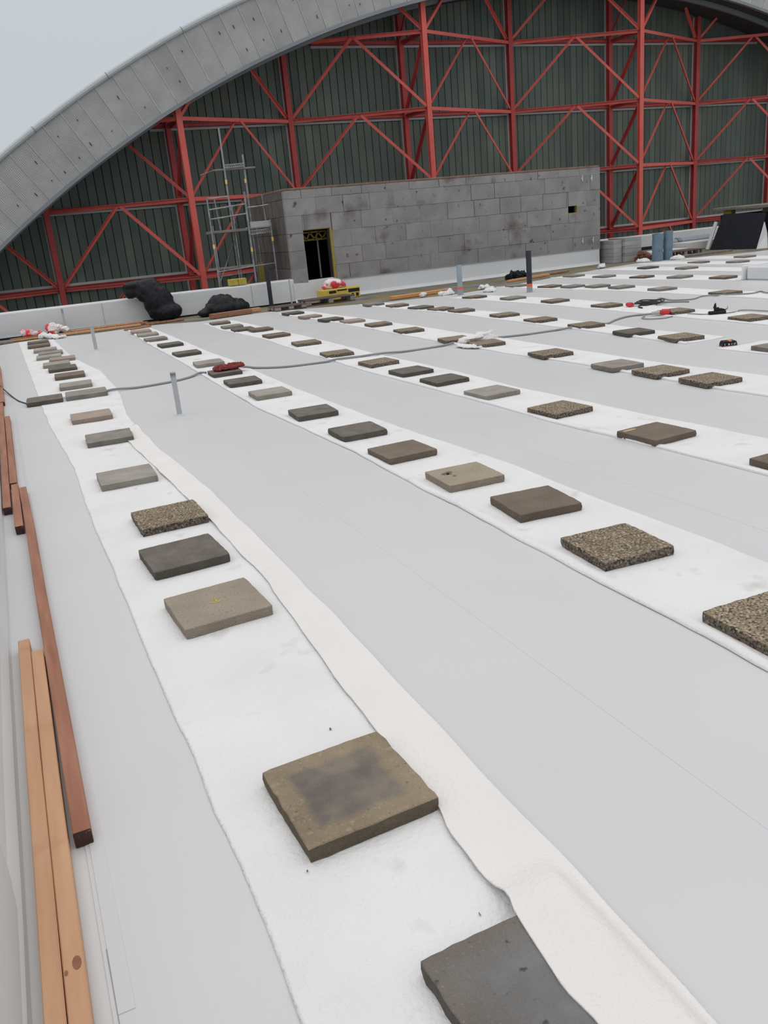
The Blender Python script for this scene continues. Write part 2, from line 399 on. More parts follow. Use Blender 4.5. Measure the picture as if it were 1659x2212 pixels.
# ---- membrane-clad upstands round the roof
def upstand(name, pts, h, thick, side, label, m=None, slope=0.0):
    """vertical faced kerb along pts (2D) with cove foot and rounded top; side=+1 body lies left of travel"""
    prof = [(-0.045, 0.004), (-0.018, 0.012), (-0.004, 0.04), (0.0, 0.09), (0.001, h * 0.55), (0.0, h - 0.03), (0.01, h - 0.008), (0.03, h), (thick - 0.03, h + 0.004), (thick, h - 0.02), (thick, -0.2)]
    if slope: prof[0] = (-0.008, 0.004); prof[1] = (-0.003, 0.02)
    prof = [(o + slope * min(z, h), z) if z > 0.05 else (o, z) for o, z in prof]
    bm = bmesh.new(); rings = []
    n = len(pts)
    dense = []
    for a, b in zip(pts, pts[1:]):
        L = (Vector(b) - Vector(a)).length; k = max(2, int(L / 0.35))
        dense += [Vector(a).lerp(Vector(b), i / k) for i in range(k)]
    dense.append(Vector(pts[-1]))
    for i, p in enumerate(dense):
        d = (dense[min(i + 1, len(dense) - 1)] - dense[max(i - 1, 0)]).normalized()
        nrm = Vector((-d.y, d.x)) * side
        ring = []
        for j, (o, z) in enumerate(prof):
            w = 0.006 * noise.noise(Vector((p.x * 2.3, p.y * 2.3, z * 5))) if 1 < j < 8 else 0
            dz = 0.008 * noise.noise(Vector((p.x * .9, p.y * .9, 3))) if 4 < j < 9 else 0
            ring.append(bm.verts.new((p.x + nrm.x * (o + w), p.y + nrm.y * (o + w), z + dz)))
        rings.append(ring)
    for a, b in zip(rings, rings[1:]):
        for j in range(len(prof) - 1):
            bm.faces.new((a[j], b[j], b[j + 1], a[j + 1]))
    bm.faces.new(rings[0][::-1]); bm.faces.new(rings[-1])
    bmesh.ops.recalc_face_normals(bm, faces=bm.faces)
    o = finish(name, bm, m or M['upstand'], smooth=False)
    tag(o, label, kind='structure'); return o

far_l = upstand('wall_far', [(-0.6, 20.5), (6.74, 20.5)], 0.56, 0.32, 1, 'low grey membrane-covered parapet at the far roof edge left of the hut')
left_w = upstand('wall_left', [(-0.276, -2.4), (-0.284, 8.0), (-0.30, 20.5)], 0.56, 0.3, 1, 'low grey membrane-covered parapet along the left roof edge', slope=0.2)
far_r = upstand('wall_right', [(16.2, 24.15), (27.0, 24.0)], 0.5, 0.3, 1, 'low pale membrane-covered parapet beyond the hut on the right')
bm = bmesh.new(); box(bm, -0.25, 6.7, 20.44, 20.5, -0.003, 0.035); finish('dark_underlay', bm, M['black_matt'], far_l)
bm = bmesh.new(); box(bm, 17.2, 26.5, 23.98, 24.1, -0.003, 0.10); finish('dark_underlay', bm, M['black_matt'], far_r)
for x in (5.62, 2.1):
    bm = bmesh.new(); box(bm, x, x + 0.008, 20.488, 20.496, 0.06, 0.54); finish('membrane_joint', bm, M['flashing'], far_l)
# rounded welded patch on the left kerb near the camera
bm = bmesh.new(); ring = []
for k in range(20):
    a = 2 * math.pi * k / 20
    ring.append((1.72 + 0.42 * math.cos(a), 0.20 + 0.17 * math.sin(a)))
pf = lambda z: -0.283 - 0.2 * max(0.06, z)
f1 = [bm.verts.new((pf(z) + 0.014, y, max(0.06, z))) for y, z in ring]; f0 = [bm.verts.new((pf(z) - 0.004, y, max(0.06, z))) for y, z in ring]
bm.faces.new(f1)
for k in range(20): bm.faces.new((f0[k], f0[(k + 1) % 20], f1[(k + 1) % 20], f1[k]))
finish('corner_patch', bm, M['membrane'], left_w)

# ------------------------------------------------------------------ fleece strips
def fleece(label, L, Rr, y0, y1, roll_l=0.0, roll_r=0.0, ny=160, nx=16, wr=0.006, m=None, seed=0, curl=None, name='fleece_strip', base=0.006, zf=None, ragged=0.012, parent=None):
    Lt = [(y, x) for x, y in L]; Rt = [(y, x) for x, y in Rr]
    bm = bmesh.new(); g = []
    for j in range(ny + 1):
        t = j / ny; t = t ** 1.6
        y = y0 + (y1 - y0) * t
        xl = lerp_tab(Lt, y) + ragged * noise.noise(Vector((seed, y * 3.0, 0))) + 0.3 * ragged * noise.noise(Vector((seed, y * 11.0, 0)))
        xr = lerp_tab(Rt, y) + ragged * noise.noise(Vector((seed + 5, y * 3.0, 0)))
        row = []
        us = [0, .015, .04, .07, .11] + [.11 + .78 * k / (nx - 9) for k in range(1, nx - 9)] + [.89, .93, .96, .985, 1]
        for u in us:
            x = xl + (xr - xl) * u
            dl, dr = (x - xl), (xr - x)
            z = base + wr * (0.5 + 0.5 * noise.noise(Vector((x * 5, y * 1.3, seed)))) + wr * 0.5 * abs(noise.noise(Vector((x * 9, y * 2.7, seed + 9))))
            if roll_l: z += roll_l * (0.75 + 0.5 * noise.noise(Vector((0, y * 1.1, seed)))) * math.exp(-((dl - 0.03) / 0.025) ** 2)
            if roll_r: z += roll_r * (0.75 + 0.5 * noise.noise(Vector((9, y * 1.1, seed)))) * math.exp(-((dr - 0.03) / 0.025) ** 2)
            if zf: z += zf(x, y, u)
            row.append(bm.verts.new((x, y, z)))
        g.append(row)
    nu = len(g[0])
    for a, b in zip(g, g[1:]):
        for k in range(nu - 1): bm.faces.new((a[k], a[k + 1], b[k + 1], b[k]))
    # hems down to the roof
    def hem(vs, dx, dy, rev, drop):
        lo = [bm.verts.new((v.co.x + dx, v.co.y + dy, drop(v))) for v in vs]
        for k in range(len(vs) - 1):
            q = (vs[k], vs[k + 1], lo[k + 1], lo[k]); bm.faces.new(q[::-1] if rev else q)
    dr = (lambda v: 0.0048) if not zf else (lambda v: max(0.0048, v.co.z - 0.006))
    hem([r_[0] for r_ in g], 0.001, 0, False, dr); hem([r_[-1] for r_ in g], -0.001, 0, True, dr)
    hem(g[0], 0, 0.001, True, dr); hem(g[-1], 0, -0.001, False, dr)
    o = finish(name, bm, m or M['fleece'], parent, smooth=True)
    if not parent: tag(o, label, 'fleece strip', 'fleece strips laid across the roof')
    return o

L1 = [(0.19, 19.31), (0.19, 10.29), (0.2, 8.88), (0.262, 6.98), (0.24, 5.58), (0.24, 5.2), (0.25, 4.43), (0.25, 3.32), (0.26, 2.56), (0.27, 1.66), (0.26, 1.36), (0.26, -1)]
R1 = [(0.87, 19.3), (0.87, 18.0), (0.92, 15.06), (1.03, 13.67), (1.12, 12.76), (1.10, 10.77), (1.06, 10.14), (0.95, 8.86), (0.95, 7.01), (0.99, 6.49), (1.03, 5.41), (1.04, 4.24), (1.04, 3.3), (1.03, 2.44), (1.02, 1.73), (1.02, 1.41), (1.01, 0.95), (1.01, -1)]
s1 = fleece('white fleece strip under slabs nearest the left timbers, right edge folded over', L1, R1, -1.0, 19.3, seed=1, ny=260, wr=0.005, ragged=0.008, nx=18)
F1 = [(0.93, 8.3), (0.76, 7.7), (0.79, 7.14), (0.83, 6.16), (0.88, 4.78), (0.893, 4.19), (0.9, 3.72), (0.88, 3.3), (0.86, 2.92), (0.84, 2.54), (0.842, 2.3), (0.832, 1.81), (0.812, 1.72), (0.812, 1.55), (0.82, 1.41), (0.79, 1.34), (0.775, 1.2), (0.77, 1.11), (0.78, 1.03), (0.79, -1)]
def flap_z(x, y, u):
    over = max(0.0, min(1.0, (1.50 - y) / 0.13)); over = over * over * (3 - 2 * over)
    bridge = max(0.0, min(1.0, (0.995 - x) / 0.05))
    z = 0.007 + 0.012 * math.sin(math.pi * min(1, max(0, u))) ** 2 * (0.5 + 0.5 * noise.noise(Vector((2, y * 1.3, 4))))
    if y > 1.42:
        z += 0.012 * math.exp(-u / 0.12) * max(0, 0.3 + noise.noise(Vector((7, y * 2.2, 1))))
    return z + over * bridge * 0.046
fleece('', F1, [(x + 0.004, y) for x, y in R1], -0.95, 8.25, seed=3, ny=240, nx=18, wr=0.003, base=0.008, zf=flap_z, ragged=0.010, m=M['fleece_warm'], name='folded_flap', parent=s1)['label'] = 'warm white folded-back flap with ragged edge'
# loose bulge further along strip one
L2 = [(2.33, 18.58), (2.24, 15.47), (2.22, 13.08), (2.2, 11.86), (2.16, 10.65), (2.11, 8.01), (2.16, 6.89), (2.20, 5.73), (2.18, 4.58), (2.19, 4.08), (2.17, 2.84), (2.18, 2.36), (2.17, 1.88), (2.17, -1)]
R2 = [(2.82, 18.6), (2.82, 16.76), (2.81, 14.82), (2.79, 13.2), (2.82, 11.8), (2.78, 10.19), (2.76, 8.78), (2.79, 6.77), (2.84, 5.74), (2.91, 4.74), (2.89, 3.77), (2.91, 3.08), (2.90, 2.52), (2.90, -1)]
def z2(x, y, u):
    z = 0.0
    if y < 5:   # slack folds beside the nearer slabs
        z += 0.010 * math.exp(-((u - 0.93) / 0.05) ** 2)
        z += 0.014 * math.exp(-((x - 2.225 - 0.018 * math.sin(y * 4)) / 0.014) ** 2) * max(0, noise.noise(Vector((1, y * 2.5, 2))) + 0.3)
    return z
s2 = fleece('white fleece strip with rolled edges, second strip from the left', L2, R2, -1.0, 18.6, roll_l=0.022, roll_r=0.008, seed=11, ny=240, nx=22, wr=0.004, zf=z2)
L3 = [(3.79, 17.57), (3.73, 16.17), (3.8, 15.09), (3.85, 13.62), (3.77, 11.46), (3.78, 10.4), (3.74, 9.32), (3.77, 7.76), (3.80, 6.25), (3.79, 5.41), (3.82, 4.97), (3.86, 4.43), (3.87, 4.12), (3.90, 3.45), (3.9, 1)]
R3 = [(4.40, 18.09), (4.45, 13.6), (4.45, 12.8), (4.40, 10.24), (4.43, 8.07), (4.38, 7.01), (4.43, 5.85), (4.45, 5.17), (4.52, 4.01), (4.54, 1)]
s3 = fleece('white fleece strip with puckered edges, third strip from the left', L3, R3, 1.0, 17.9, roll_l=0.016, roll_r=0.008, seed=17, ny=180, wr=0.011)
L4 = [(5.42, 17.9), (5.5, 15.64), (5.5, 14.02), (5.48, 12.28), (5.45, 10.65), (5.46, 8.68), (5.54, 7.48), (5.5, 6.54), (5.49, 5.33), (5.52, 4.96), (5.5, 3)]
R4 = [(6.02, 17.91), (6.12, 13.96), (6.12, 12.41), (6.1, 10.98), (6.12, 9.89), (6.10, 8.39), (6.06, 6.91), (6.15, 5.55), (6.15, 3)]
s4 = fleece('white fleece strip fourth from the left, a cloth bundled on it', L4, R4, 3.0, 17.9, roll_l=0.018, roll_r=0.008, seed=23, ny=160, wr=0.011)
L5 = [(7.12, 18.02), (7.24, 15.43), (7.32, 13.36), (7.26, 11.97), (7.20, 10.37), (7.14, 9.01), (7.08, 8.02), (7.06, 7.5)]
R5 = [(7.67, 17.58), (7.82, 14.06), (7.82, 12.4), (7.80, 11.22), (7.70, 9.82), (7.62, 8.69), (7.66, 7.5)]
s5 = fleece('white fleece strip fifth from the left, ending short of the black speaker', L5, R5, 7.48, 17.5, roll_l=0.02, roll_r=0.01, seed=29, ny=120, wr=0.011)
s5b = fleece('short near piece of the fifth fleece strip beside the black speaker', [(7.0, 7.0), (7.02, 6.4), (7.02, 3)], [(7.68, 7.0), (7.72, 6), (7.75, 3)], 3.0, 6.98, roll_l=0.012, seed=31, ny=60)
s6 = fleece('white fleece strip sixth from the left, carrying the red connector', [(8.80, 16.6), (8.88, 13), (8.80, 11.38), (8.74, 10.39), (8.64, 8.96), (8.60, 7.84), (8.6, 4)], [(9.4, 16.6), (9.62, 13.46), (9.50, 11.57), (9.44, 10.0), (9.38, 8.61), (9.38, 4)], 4.0, 16.4, roll_l=0.02, roll_r=0.01, seed=37, ny=110, wr=0.011)
s7 = fleece('white fleece strip seventh from the left, just right of the black standpipe', [(10.6, 17.5), (10.75, 15), (10.9, 13), (10.8, 10.97), (10.7, 9), (10.7, 5)], [(11.3, 17.5), (11.7, 14.2), (11.6, 12.68), (11.45, 10.95), (11.4, 5)], 5.0, 17.4, roll_l=0.02, roll_r=0.01, seed=41, ny=100, wr=0.011)
s8 = fleece('white fleece strip eighth from the left, its near end folded up at the grey kerb', [(12.55, 18), (12.65, 15), (12.85, 12.35)], [(13.3, 18), (13.5, 15), (13.55, 12.35)], 12.37, 18.0, roll_l=0.02, roll_r=0.02, seed=43, ny=60)
bm = bmesh.new()
box(bm, 12.99, 15.3, 12.325, 12.365, 0.005, 0.27, bevel=0.01); finish('folded_end', bm, M['fleece'], s8)['label'] = 'near end folded up against the kerb'
s9 = fleece('white fleece strip ninth from the left, far back on the right', [(14.35, 18.4), (14.4, 13.6)], [(15.25, 18.4), (15.2, 13.6)], 13.6, 18.4, roll_l=0.02, seed=47, ny=50)
s10 = fleece('white fleece strip tenth from the left, farther back on the right', [(15.75, 18.6), (15.8, 14.6)], [(16.6, 18.6), (16.6, 14.6)], 14.6, 18.6, roll_l=0.03, seed=53, ny=40)
s11 = fleece('farthest white fleece strip on the right, close to the dark panel', [(17.1, 18.3), (17.1, 15.4)], [(18.0, 18.3), (18.0, 15.4)], 15.4, 18.3, roll_l=0.03, seed=59, ny=40)

# ------------------------------------------------------------------ paving slabs
def slab_mesh(size, th, seed, seg=8, rough=0.004):
    bm = bmesh.new(); h = size / 2
    # outline points with small chips
    ring = []
    for side in range(4):
        for k in range(seg):
            t = -1 + 2 * k / seg
            p = {0: (t, -1), 1: (1, t), 2: (-t, 1), 3: (-1, -t)}[side]
            ring.append(p)
    def outline(inset, z, amp, s2_):
        vs = []
        for i, p in enumerate(ring):
            corner = (i % seg == 0)
            q = 1 - inset / h - (0.012 if corner else 0)
            w = amp * noise.noise(Vector((p[0] * 4 + seed, p[1] * 4, s2_))) + amp * .8 * noise.noise(Vector((p[0] * 13 + seed, p[1] * 13, s2_)))
            vs.append(bm.verts.new((p[0] * h * (q + w / h), p[1] * h * (q + w / h), z + 0.3 * amp * noise.noise(Vector((p[0] * 5, p[1] * 5, seed + s2_))))))
        return vs
    R_ = [outline(0.002, 0, rough, 1), outline(0, th * 0.45, rough, 2), outline(0.001, th - 0.003, rough, 3), outline(0.0035, th, rough, 3)]
    n = len(ring)
    for a, b in zip(R_, R_[1:]):
        for k in range(n): bm.faces.new((a[k], a[(k + 1) % n], b[(k + 1) % n], b[k]))
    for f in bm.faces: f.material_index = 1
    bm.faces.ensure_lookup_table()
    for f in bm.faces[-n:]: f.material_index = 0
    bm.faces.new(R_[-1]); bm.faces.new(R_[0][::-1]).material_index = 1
    return bm

def to_mesh(name, bm, m):
    me = bpy.data.meshes.new(name); bm.normal_update(); bm.to_mesh(me); bm.free(); me.materials.append(m); return me

SL = {
 1: [(0.74, 1.14, 1), (0.63, 2.0, 2), (0.61, 3.54, 3), (0.61, 4.3, 3), (0.67, 5.03, 1), (0.58, 6.22, -1), (0.64, 7.75, -3), (0.61, 8.98, -2), (0.715, 10.56, -3), (0.26, 10.58, -3), (0.67, 11.45, -4), (0.68, 12.5, -3), (0.65, 13.42, -2), (0.61, 14.1, -3), (0.74, 14.72, -4), (0.57, 15.33, -3), (0.63, 15.9, -4), (0.58, 16.61, -3), (0.52, 17.6, -4), (0.54, 18.35, -2)],
 2: [(2.44, 2.07, -2), (2.47, 3.05, -4), (2.53, 3.83, -6), (2.48, 4.56, -3), (2.44, 5.41, 1), (2.44, 6.26, -2), (2.42, 7.28, -4), (2.41, 8.61, -2), (2.39, 9.64, -3), (2.41, 10.57, -4), (2.45, 11.65, -4), (2.45, 13.12, 0), (2.48, 14.62, 0), (2.45, 15.89, -1), (2.48, 16.95, -3), (2.48, 17.77, -3)],
 3: [(4.16, 3.46, 0), (4.04, 4.55, 3), (4.03, 5.69, 3), (4.02, 6.75, 2), (4.03, 7.71, 1), (4.03, 8.5, 1), (4.05, 9.44, 2), (3.99, 10.7, -6), (4.1, 12.26, -5), (4.11, 13.81, 1), (4.2, 15.05, -2), (3.99, 15.52, -4), (3.99, 16.3, -4), (4.01, 17.36, -5)],
 4: [(5.64, 5.67, -4), (5.65, 6.32, -3), (5.62, 6.92, -4), (5.66, 8.15, -5), (5.66, 9.58, -8), (5.61, 10.33, -8), (5.69, 11.96, -6), (5.77, 13.31, -6), (5.72, 14.35, -6), (5.6, 15.14, 3), (5.56, 16.2, 1), (5.6, 17.39, 1)],
 5: [(7.29, 6.39, -3), (7.26, 7.78, -9), (7.27, 8.63, -9), (7.39, 9.76, -9), (7.44, 10.95, -6), (7.54, 12.13, -9), (7.55, 13.6, -7), (7.5, 14.3, 2), (7.46, 15.05, 4), (7.43, 16.07, -5), (7.3, 17.0, -5)],
 6: [(8.88, 8.28, -8), (8.99, 9.75, -8), (9.08, 11.44, -9), (9.2, 13.05, -4), (9.2, 14.46, -3), (9.02, 15.65, 2)],
 7: [(11.05, 10.84, -5), (11.22, 12.53, -7), (11.27, 13.74, -7), (11.28, 14.5, -7), (11.1, 15.1, -6), (10.97, 15.75, 1), (10.85, 16.9, -4)],
 8: [(13.14, 12.96, 5), (13.1, 14.11, 7), (12.95, 15.11, 7), (12.9, 16.34, 7), (12.9, 17.5, 4)],
 9: [(14.81, 15.74, -7), (14.83, 17.08, -8)],
 10: [(16.1, 16.7, -5), (16.24, 15.58, -7)], 11: [(17.55, 16.61, -6)]}
LOOK = {
 1: 'slate framed tan dark aggregate light grey pink grey dark light brown dark light pink light grey light brown brown'.split(),
 2: 'aggregate aggregate brown stained brown dark dark light dark dark light dark dark grey light pink'.split(),
 3: 'brown brown aggregate light dark dark aggregate aggregate aggregate brown brown dark grey aggregate'.split(),
 4: 'aggregate aggregate grey aggregate aggregate aggregate aggregate aggregate pink dark pink dark'.split(),
 5: 'grey aggregate dark aggregate aggregate aggregate aggregate aggregate dark aggregate grey'.split(),
 6: 'aggregate aggregate aggregate aggregate grey aggregate'.split(),
 7: 'aggregate grey grey grey grey aggregate grey'.split(), 8: 'aggregate grey aggregate grey grey'.split(), 9: ['grey', 'dark'], 10: ['grey', 'grey'], 11: ['grey']}
WORD = {'slate': 'dark blue-grey', 'framed': 'worn brown-bordered', 'tan': 'smooth tan', 'dark': 'dark grey', 'aggregate': 'pebbled brown', 'light': 'pale grey', 'grey': 'mid grey', 'pink': 'pinkish', 'brown': 'brown', 'stained': 'tan dark-stained'}
ORD = ['nearest', 'second', 'third', 'fourth', 'fifth', 'sixth', 'seventh', 'eighth', 'ninth', 'tenth', 'eleventh', 'twelfth', 'thirteenth', 'fourteenth', 'fifteenth', 'sixteenth', 'seventeenth', 'eighteenth', 'nineteenth', 'twentieth']
SORD = ['', 'leftmost', 'second', 'third', 'fourth', 'fifth', 'sixth', 'seventh', 'eighth', 'ninth', 'tenth', 'farthest']
SPECIAL = {(1, 0): 'dark blue-grey concrete slab at the bottom, tucked under the folded fleece', (1, 1): 'big worn slab with brown border and grey middle, nearest whole slab',
           (1, 2): 'smooth tan slab with a yellow crayon mark on top', (1, 8): 'wide grey slab over the cable, right one of a touching pair',
           (1, 9): 'dark narrow-looking slab sticking off the fleece left, pinning the black cable', (2, 3): 'tan slab with dark stains on top, second fleece strip',
           (2, 9): 'dark slab underneath the dark red sacking on the second strip', (4, 4): 'pebbled slab with the white cloth bundled against its back',
           (3, 1): 'brown slab with a yellowish patch at one corner, third strip'}
cache = {}
slab_objs = {}
for s, rows in SL.items():
    for i, (x, y, a) in enumerate(rows):
        look = LOOK[s][i]; var = (i + s) % 3
        size = 0.40 if s == 1 else 0.385
        key = (look, var, size, y < 6)
        if key not in cache:
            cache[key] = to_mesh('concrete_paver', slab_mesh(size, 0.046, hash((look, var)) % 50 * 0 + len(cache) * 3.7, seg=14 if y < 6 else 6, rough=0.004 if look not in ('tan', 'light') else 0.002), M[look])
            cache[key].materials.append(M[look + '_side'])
        z = 0.0105
        sc = (1, 1, 1)
        if (s, i) == (1, 8): sc = (1.18, 1, 1.1)
        if (s, i) == (1, 9): x = 0.245
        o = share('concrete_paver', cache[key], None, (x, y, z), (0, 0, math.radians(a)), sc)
        if (s, i) == (3, 10): o.location.z = 0.012; o.rotation_euler.y = 0.02
        lab = SPECIAL.get((s, i))
        if not lab:
            lab = '%s concrete slab, %s from the near end of the %s fleece strip' % (WORD[look], ORD[i] if i else 'first', SORD[s])
        tag(o, lab, 'paver', 'concrete pavers weighing down the fleece')
        slab_objs[(s, i)] = o
# dark oil-like blots on the tan paver
M['blot'] = mat('dark_blot', (0.10, 0.08, 0.062), (0.16, 0.13, 0.10), 30, 0.8)
bm = bmesh.new()
for (cx_, cy_, rr_) in ((-0.105, 0.055, 0.028), (-0.07, 0.075, 0.022), (-0.085, 0.04, 0.018), (-0.075, -0.015, 0.013)):
    vs = [bm.verts.new((cx_ + rr_ * (1 + .35 * noise.noise(Vector((math.cos(t) * 2, math.sin(t) * 2, cx_ * 40)))) * math.cos(t), cy_ + rr_ * .9 * (1 + .35 * noise.noise(Vector((math.sin(t) * 2, math.cos(t) * 2, cy_ * 40)))) * math.sin(t), 0.0466)) for t in [2 * math.pi * j / 16 for j in range(16)]]
    bm.faces.new(vs)
finish('stain_blot', bm, M['blot'], slab_objs[(2, 3)])['label'] = 'dark brown blots'
# yellow crayon scribble
bm = bmesh.new()
for pts in ([(-0.012, 0.04), (0.012, 0.045)], [(-0.015, 0.025), (0.018, 0.03)], [(-0.03, 0.01), (-0.012, -0.008), (0.02, 0.0), (0.035, 0.012)], [(0.0, 0.045), (0.004, 0.0)]):
    for a, b in zip(pts, pts[1:]): bar(bm, (a[0], a[1], 0.0472), (b[0], b[1], 0.0472), 0.004, 0.0008)
finish('crayon_mark', bm, M['mark'], slab_objs[(1, 2)])['label'] = 'small yellow crayon scribble'
bm = bmesh.new(); box(bm, -0.17, -0.06, 0.13, 0.16, 0.0462, 0.0475)
finish('yellow_patch', bm, mat('yellowish_patch', (0.45, 0.36, 0.17), (0.5, 0.4, 0.2), 20, .8), slab_objs[(3, 1)])

# ------------------------------------------------------------------ timbers along the left kerb
def beam(name, a, b, w, h, m, label, zb=0.006, end=True, grp='timbers lying along the left kerb', knots=()):
    a, b = Vector((a[0], a[1], 0)), Vector((b[0], b[1], 0)); L = (b - a).length
    ang = math.atan2((b - a).y, (b - a).x) - math.pi / 2
    bm = bmesh.new()
    n = max(2, int(L / 0.5)); rings = []
    for i in range(n + 1):
        y = L * i / n; dx = 0.004 * noise.noise(Vector((y * .8, a.x * 9, 1)))
        c = 0.003
        ring = [(-w / 2 + c, 0), (w / 2 - c, 0), (w / 2, c), (w / 2, h - c), (w / 2 - c, h), (-w / 2 + c, h), (-w / 2, h - c), (-w / 2, c)]
        rings.append([bm.verts.new((x + dx, y, z)) for x, z in ring])
    for p, q in zip(rings, rings[1:]):
        for k in range(8): bm.faces.new((p[k], p[(k + 1) % 8], q[(k + 1) % 8], q[k]))
    f = bm.faces.new(rings[0][::-1]); g = bm.faces.new(rings[-1])
    mats = [m, M['woodend'] if end else m]; f.material_index = 1; g.material_index = 1 if end else 0
    bmesh.ops.recalc_face_normals(bm, faces=bm.faces)
    o = finish(name, bm, m, None, mats=mats)
    o.location = (a.x, a.y, zb); o.rotation_euler = (0, 0, ang)
    tag(o, label, 'timber', grp)
    for (kx, ky, r) in knots:
        bm = bmesh.new(); bmesh.ops.create_circle(bm, cap_ends=True, segments=10, radius=r, matrix=Matrix.Translation((kx, ky, h + 0.0006)) @ Matrix.Diagonal((0.7, 1.5, 1, 1)))
        finish('knot', bm, M['knot'], o)
    return o
beam('timber_batten', (-0.223, 0.0), (-0.213, 3.66), 0.046, 0.05, M['pine'], 'pale pine batten lying against the left kerb, outer of two', end=False)
beam('timber_batten', (-0.172, 0.0), (-0.166, 3.52), 0.048, 0.048, M['pine'], 'pale pine batten with a dark knot, inner of two near the camera', end=False, knots=[(0.009, 1.72, 0.015), (-0.016, 1.70, 0.006)])
beam('timber_batten', (-0.105, 2.20), (-0.128, 6.42), 0.05, 0.05, M['redwood'], 'long reddish batten with a dark splintered near end')
beam('timber_batten', (-0.180, 5.42), (-0.181, 6.55), 0.05, 0.052, M['redwood'], 'short reddish batten beside the far end of the long one')
beam('timber_batten', (-0.187, 6.6), (-0.180, 9.7), 0.05, 0.05, M['redwood'], 'reddish batten running on beyond the short one')
beam('timber_batten', (-0.243, 5.93), (-0.235, 10.75), 0.052, 0.05, M['redwood'], 'reddish batten against the left kerb with blunt near end')
beam('timber_batten', (-0.215, 10.8), (-0.222, 14.8), 0.05, 0.05, M['redwood'], 'farthest reddish batten along the left kerb')

# planks at the far roof edge
def plank(a, b, w, h, m, label, zb=0.005, name='timber_plank', grp='loose planks at the far roof edge'):
    return beam(name, a, b, w, h, m, label, zb, end=False, grp=grp)
plank((0.85, 19.55), (2.75, 19.58), 0.12, 0.04, M['pine_x'], 'orange plank at the far membrane edge behind the left grey post')
plank((1.15, 19.76), (2.95, 19.84), 0.11, 0.05, M['redwood_x'], 'reddish plank slanting towards the upright black bag')
plank((1.3, 20.05), (2.9, 20.18), 0.10, 0.05, M['pine_x'], 'pale plank tight under the far parapet')
plank((2.85, 19.46), (3.7, 19.52), 0.11, 0.04, M['redwood_x'], 'reddish plank in front of the upright black bag')
plank((0.05, 19.9), (1.0, 20.05), 0.16, 0.04, M['redwood_x'], 'short brown plank beneath the red and white film')
plank((0.0, 19.6), (0.8, 19.68), 0.12, 0.03, M['pine_x'], 'short pale plank at the far end of the leftmost strip')
plank((-0.25, 19.4), (0.1, 19.42), 0.16, 0.05, M['grey'], 'short grey batten in the far left corner')
plank((2.3, 18.72), (2.85, 18.95), 0.12, 0.035, M['redwood_x'], 'small reddish board at the far end of the second strip')
plank((4.2, 18.95), (5.15, 19.1), 0.20, 0.10, M['redwood_x'], 'thick brown timber in front of the heaped black bag')
plank((5.2, 19.35), (5.45, 19.4), 0.14, 0.08, M['pine_x'], 'short orange offcut beside the heaped black bag')
plank((8.1, 17.85), (9.75, 18.0), 0.16, 0.07, M['orange_wood'], 'bright orange plank left of the blue-grey pipe')
plank((11.6, 18.42), (13.1, 18.85), 0.10, 0.05, M['orange_wood'], 'thin reddish plank behind the black standpipe')
plank((12.9, 19.0), (14.0, 19.25), 0.10, 0.04, M['redwood_x'], 'brownish plank by the hut upstand')

# ------------------------------------------------------------------ pipes through the roof
def pipe(name, x, y, h, r, m, label, parts=(), lean=(0, 0), cap=None):
    o = empty(name, (x, y, 0.004)); tag(o, label, 'pipe')
    bm = bmesh.new(); tube(bm, [(0, 0, 0), (lean[0], lean[1], h)], r, 16)
    # open rim
    tube(bm, [(lean[0], lean[1], h), (lean[0], lean[1], h + 0.003)], r * 0.98, 16)
    finish('pipe_body', bm, m, o, smooth=False)
    bm = bmesh.new(); tube(bm, [(0, 0, 0), (0, 0, 0.008), (0, 0, 0.014)], [r * 1.35, r * 1.25, r * 1.05], 16); finish('base_flange', bm, M['membrane'] if 'vent' in label else M['pipe_low'], o)
    for nm, z0, z1, mm in parts:
        bm = bmesh.new(); tube(bm, [(lean[0] * z0 / h, lean[1] * z0 / h, z0), (lean[0] * z1 / h, lean[1] * z1 / h, z1)], r * 1.06, 16); finish(nm, bm, mm, o)
    return o
pipe('vent_pipe', 1.40, 8.40, 0.425, 0.026, M['grey_pipe'], 'grey vent pipe with dark rim standing between the first two strips', parts=[('dark_rim', 0.385, 0.424, M['pipe_low']), ('cap', 0.40, 0.432, M['grey_pipe'])])
pipe('vent_pipe', 1.37, 15.65, 0.39, 0.03, M['grey_pipe'], 'farther grey vent pipe in front of the far parapet')
pipe('standpipe', 9.31, 16.76, 0.64, 0.058, M['blue_pipe'], 'blue-grey standpipe with an orange-red band, in front of the hut', parts=[('sleeve', 0.0, 0.13, M['pipe_low']), ('tape_band', 0.13, 0.18, M['red_band'])])
pipe('standpipe', 10.2, 15.37, 0.84, 0.058, M['black_pipe'], 'tall black standpipe with an orange-red band near its foot', parts=[('sleeve', 0.0, 0.12, M['pipe_low']), ('tape_band', 0.12, 0.18, M['red_band'])])
pipe('standpipe', 5.97, 20.14, 0.93, 0.052, M['black_pipe'], 'black standpipe leaning on the far parapet left of the hut door', parts=[('foot_collar', 0.0, 0.06, M['black_pipe'])], lean=(0.0, 0.0))
o = pipe('thin_rod', 6.35, 19.7, 0.60, 0.018, M['grey_pipe'], 'thin grey rod standing before the hut corner')
o = pipe('thin_rod', 1.22, 20.2, 0.52, 0.022, M['grey_pipe'], 'thin grey rod against the parapet behind the film bags', parts=[('dark_tip', 0.42, 0.521, M['pipe_low'])])

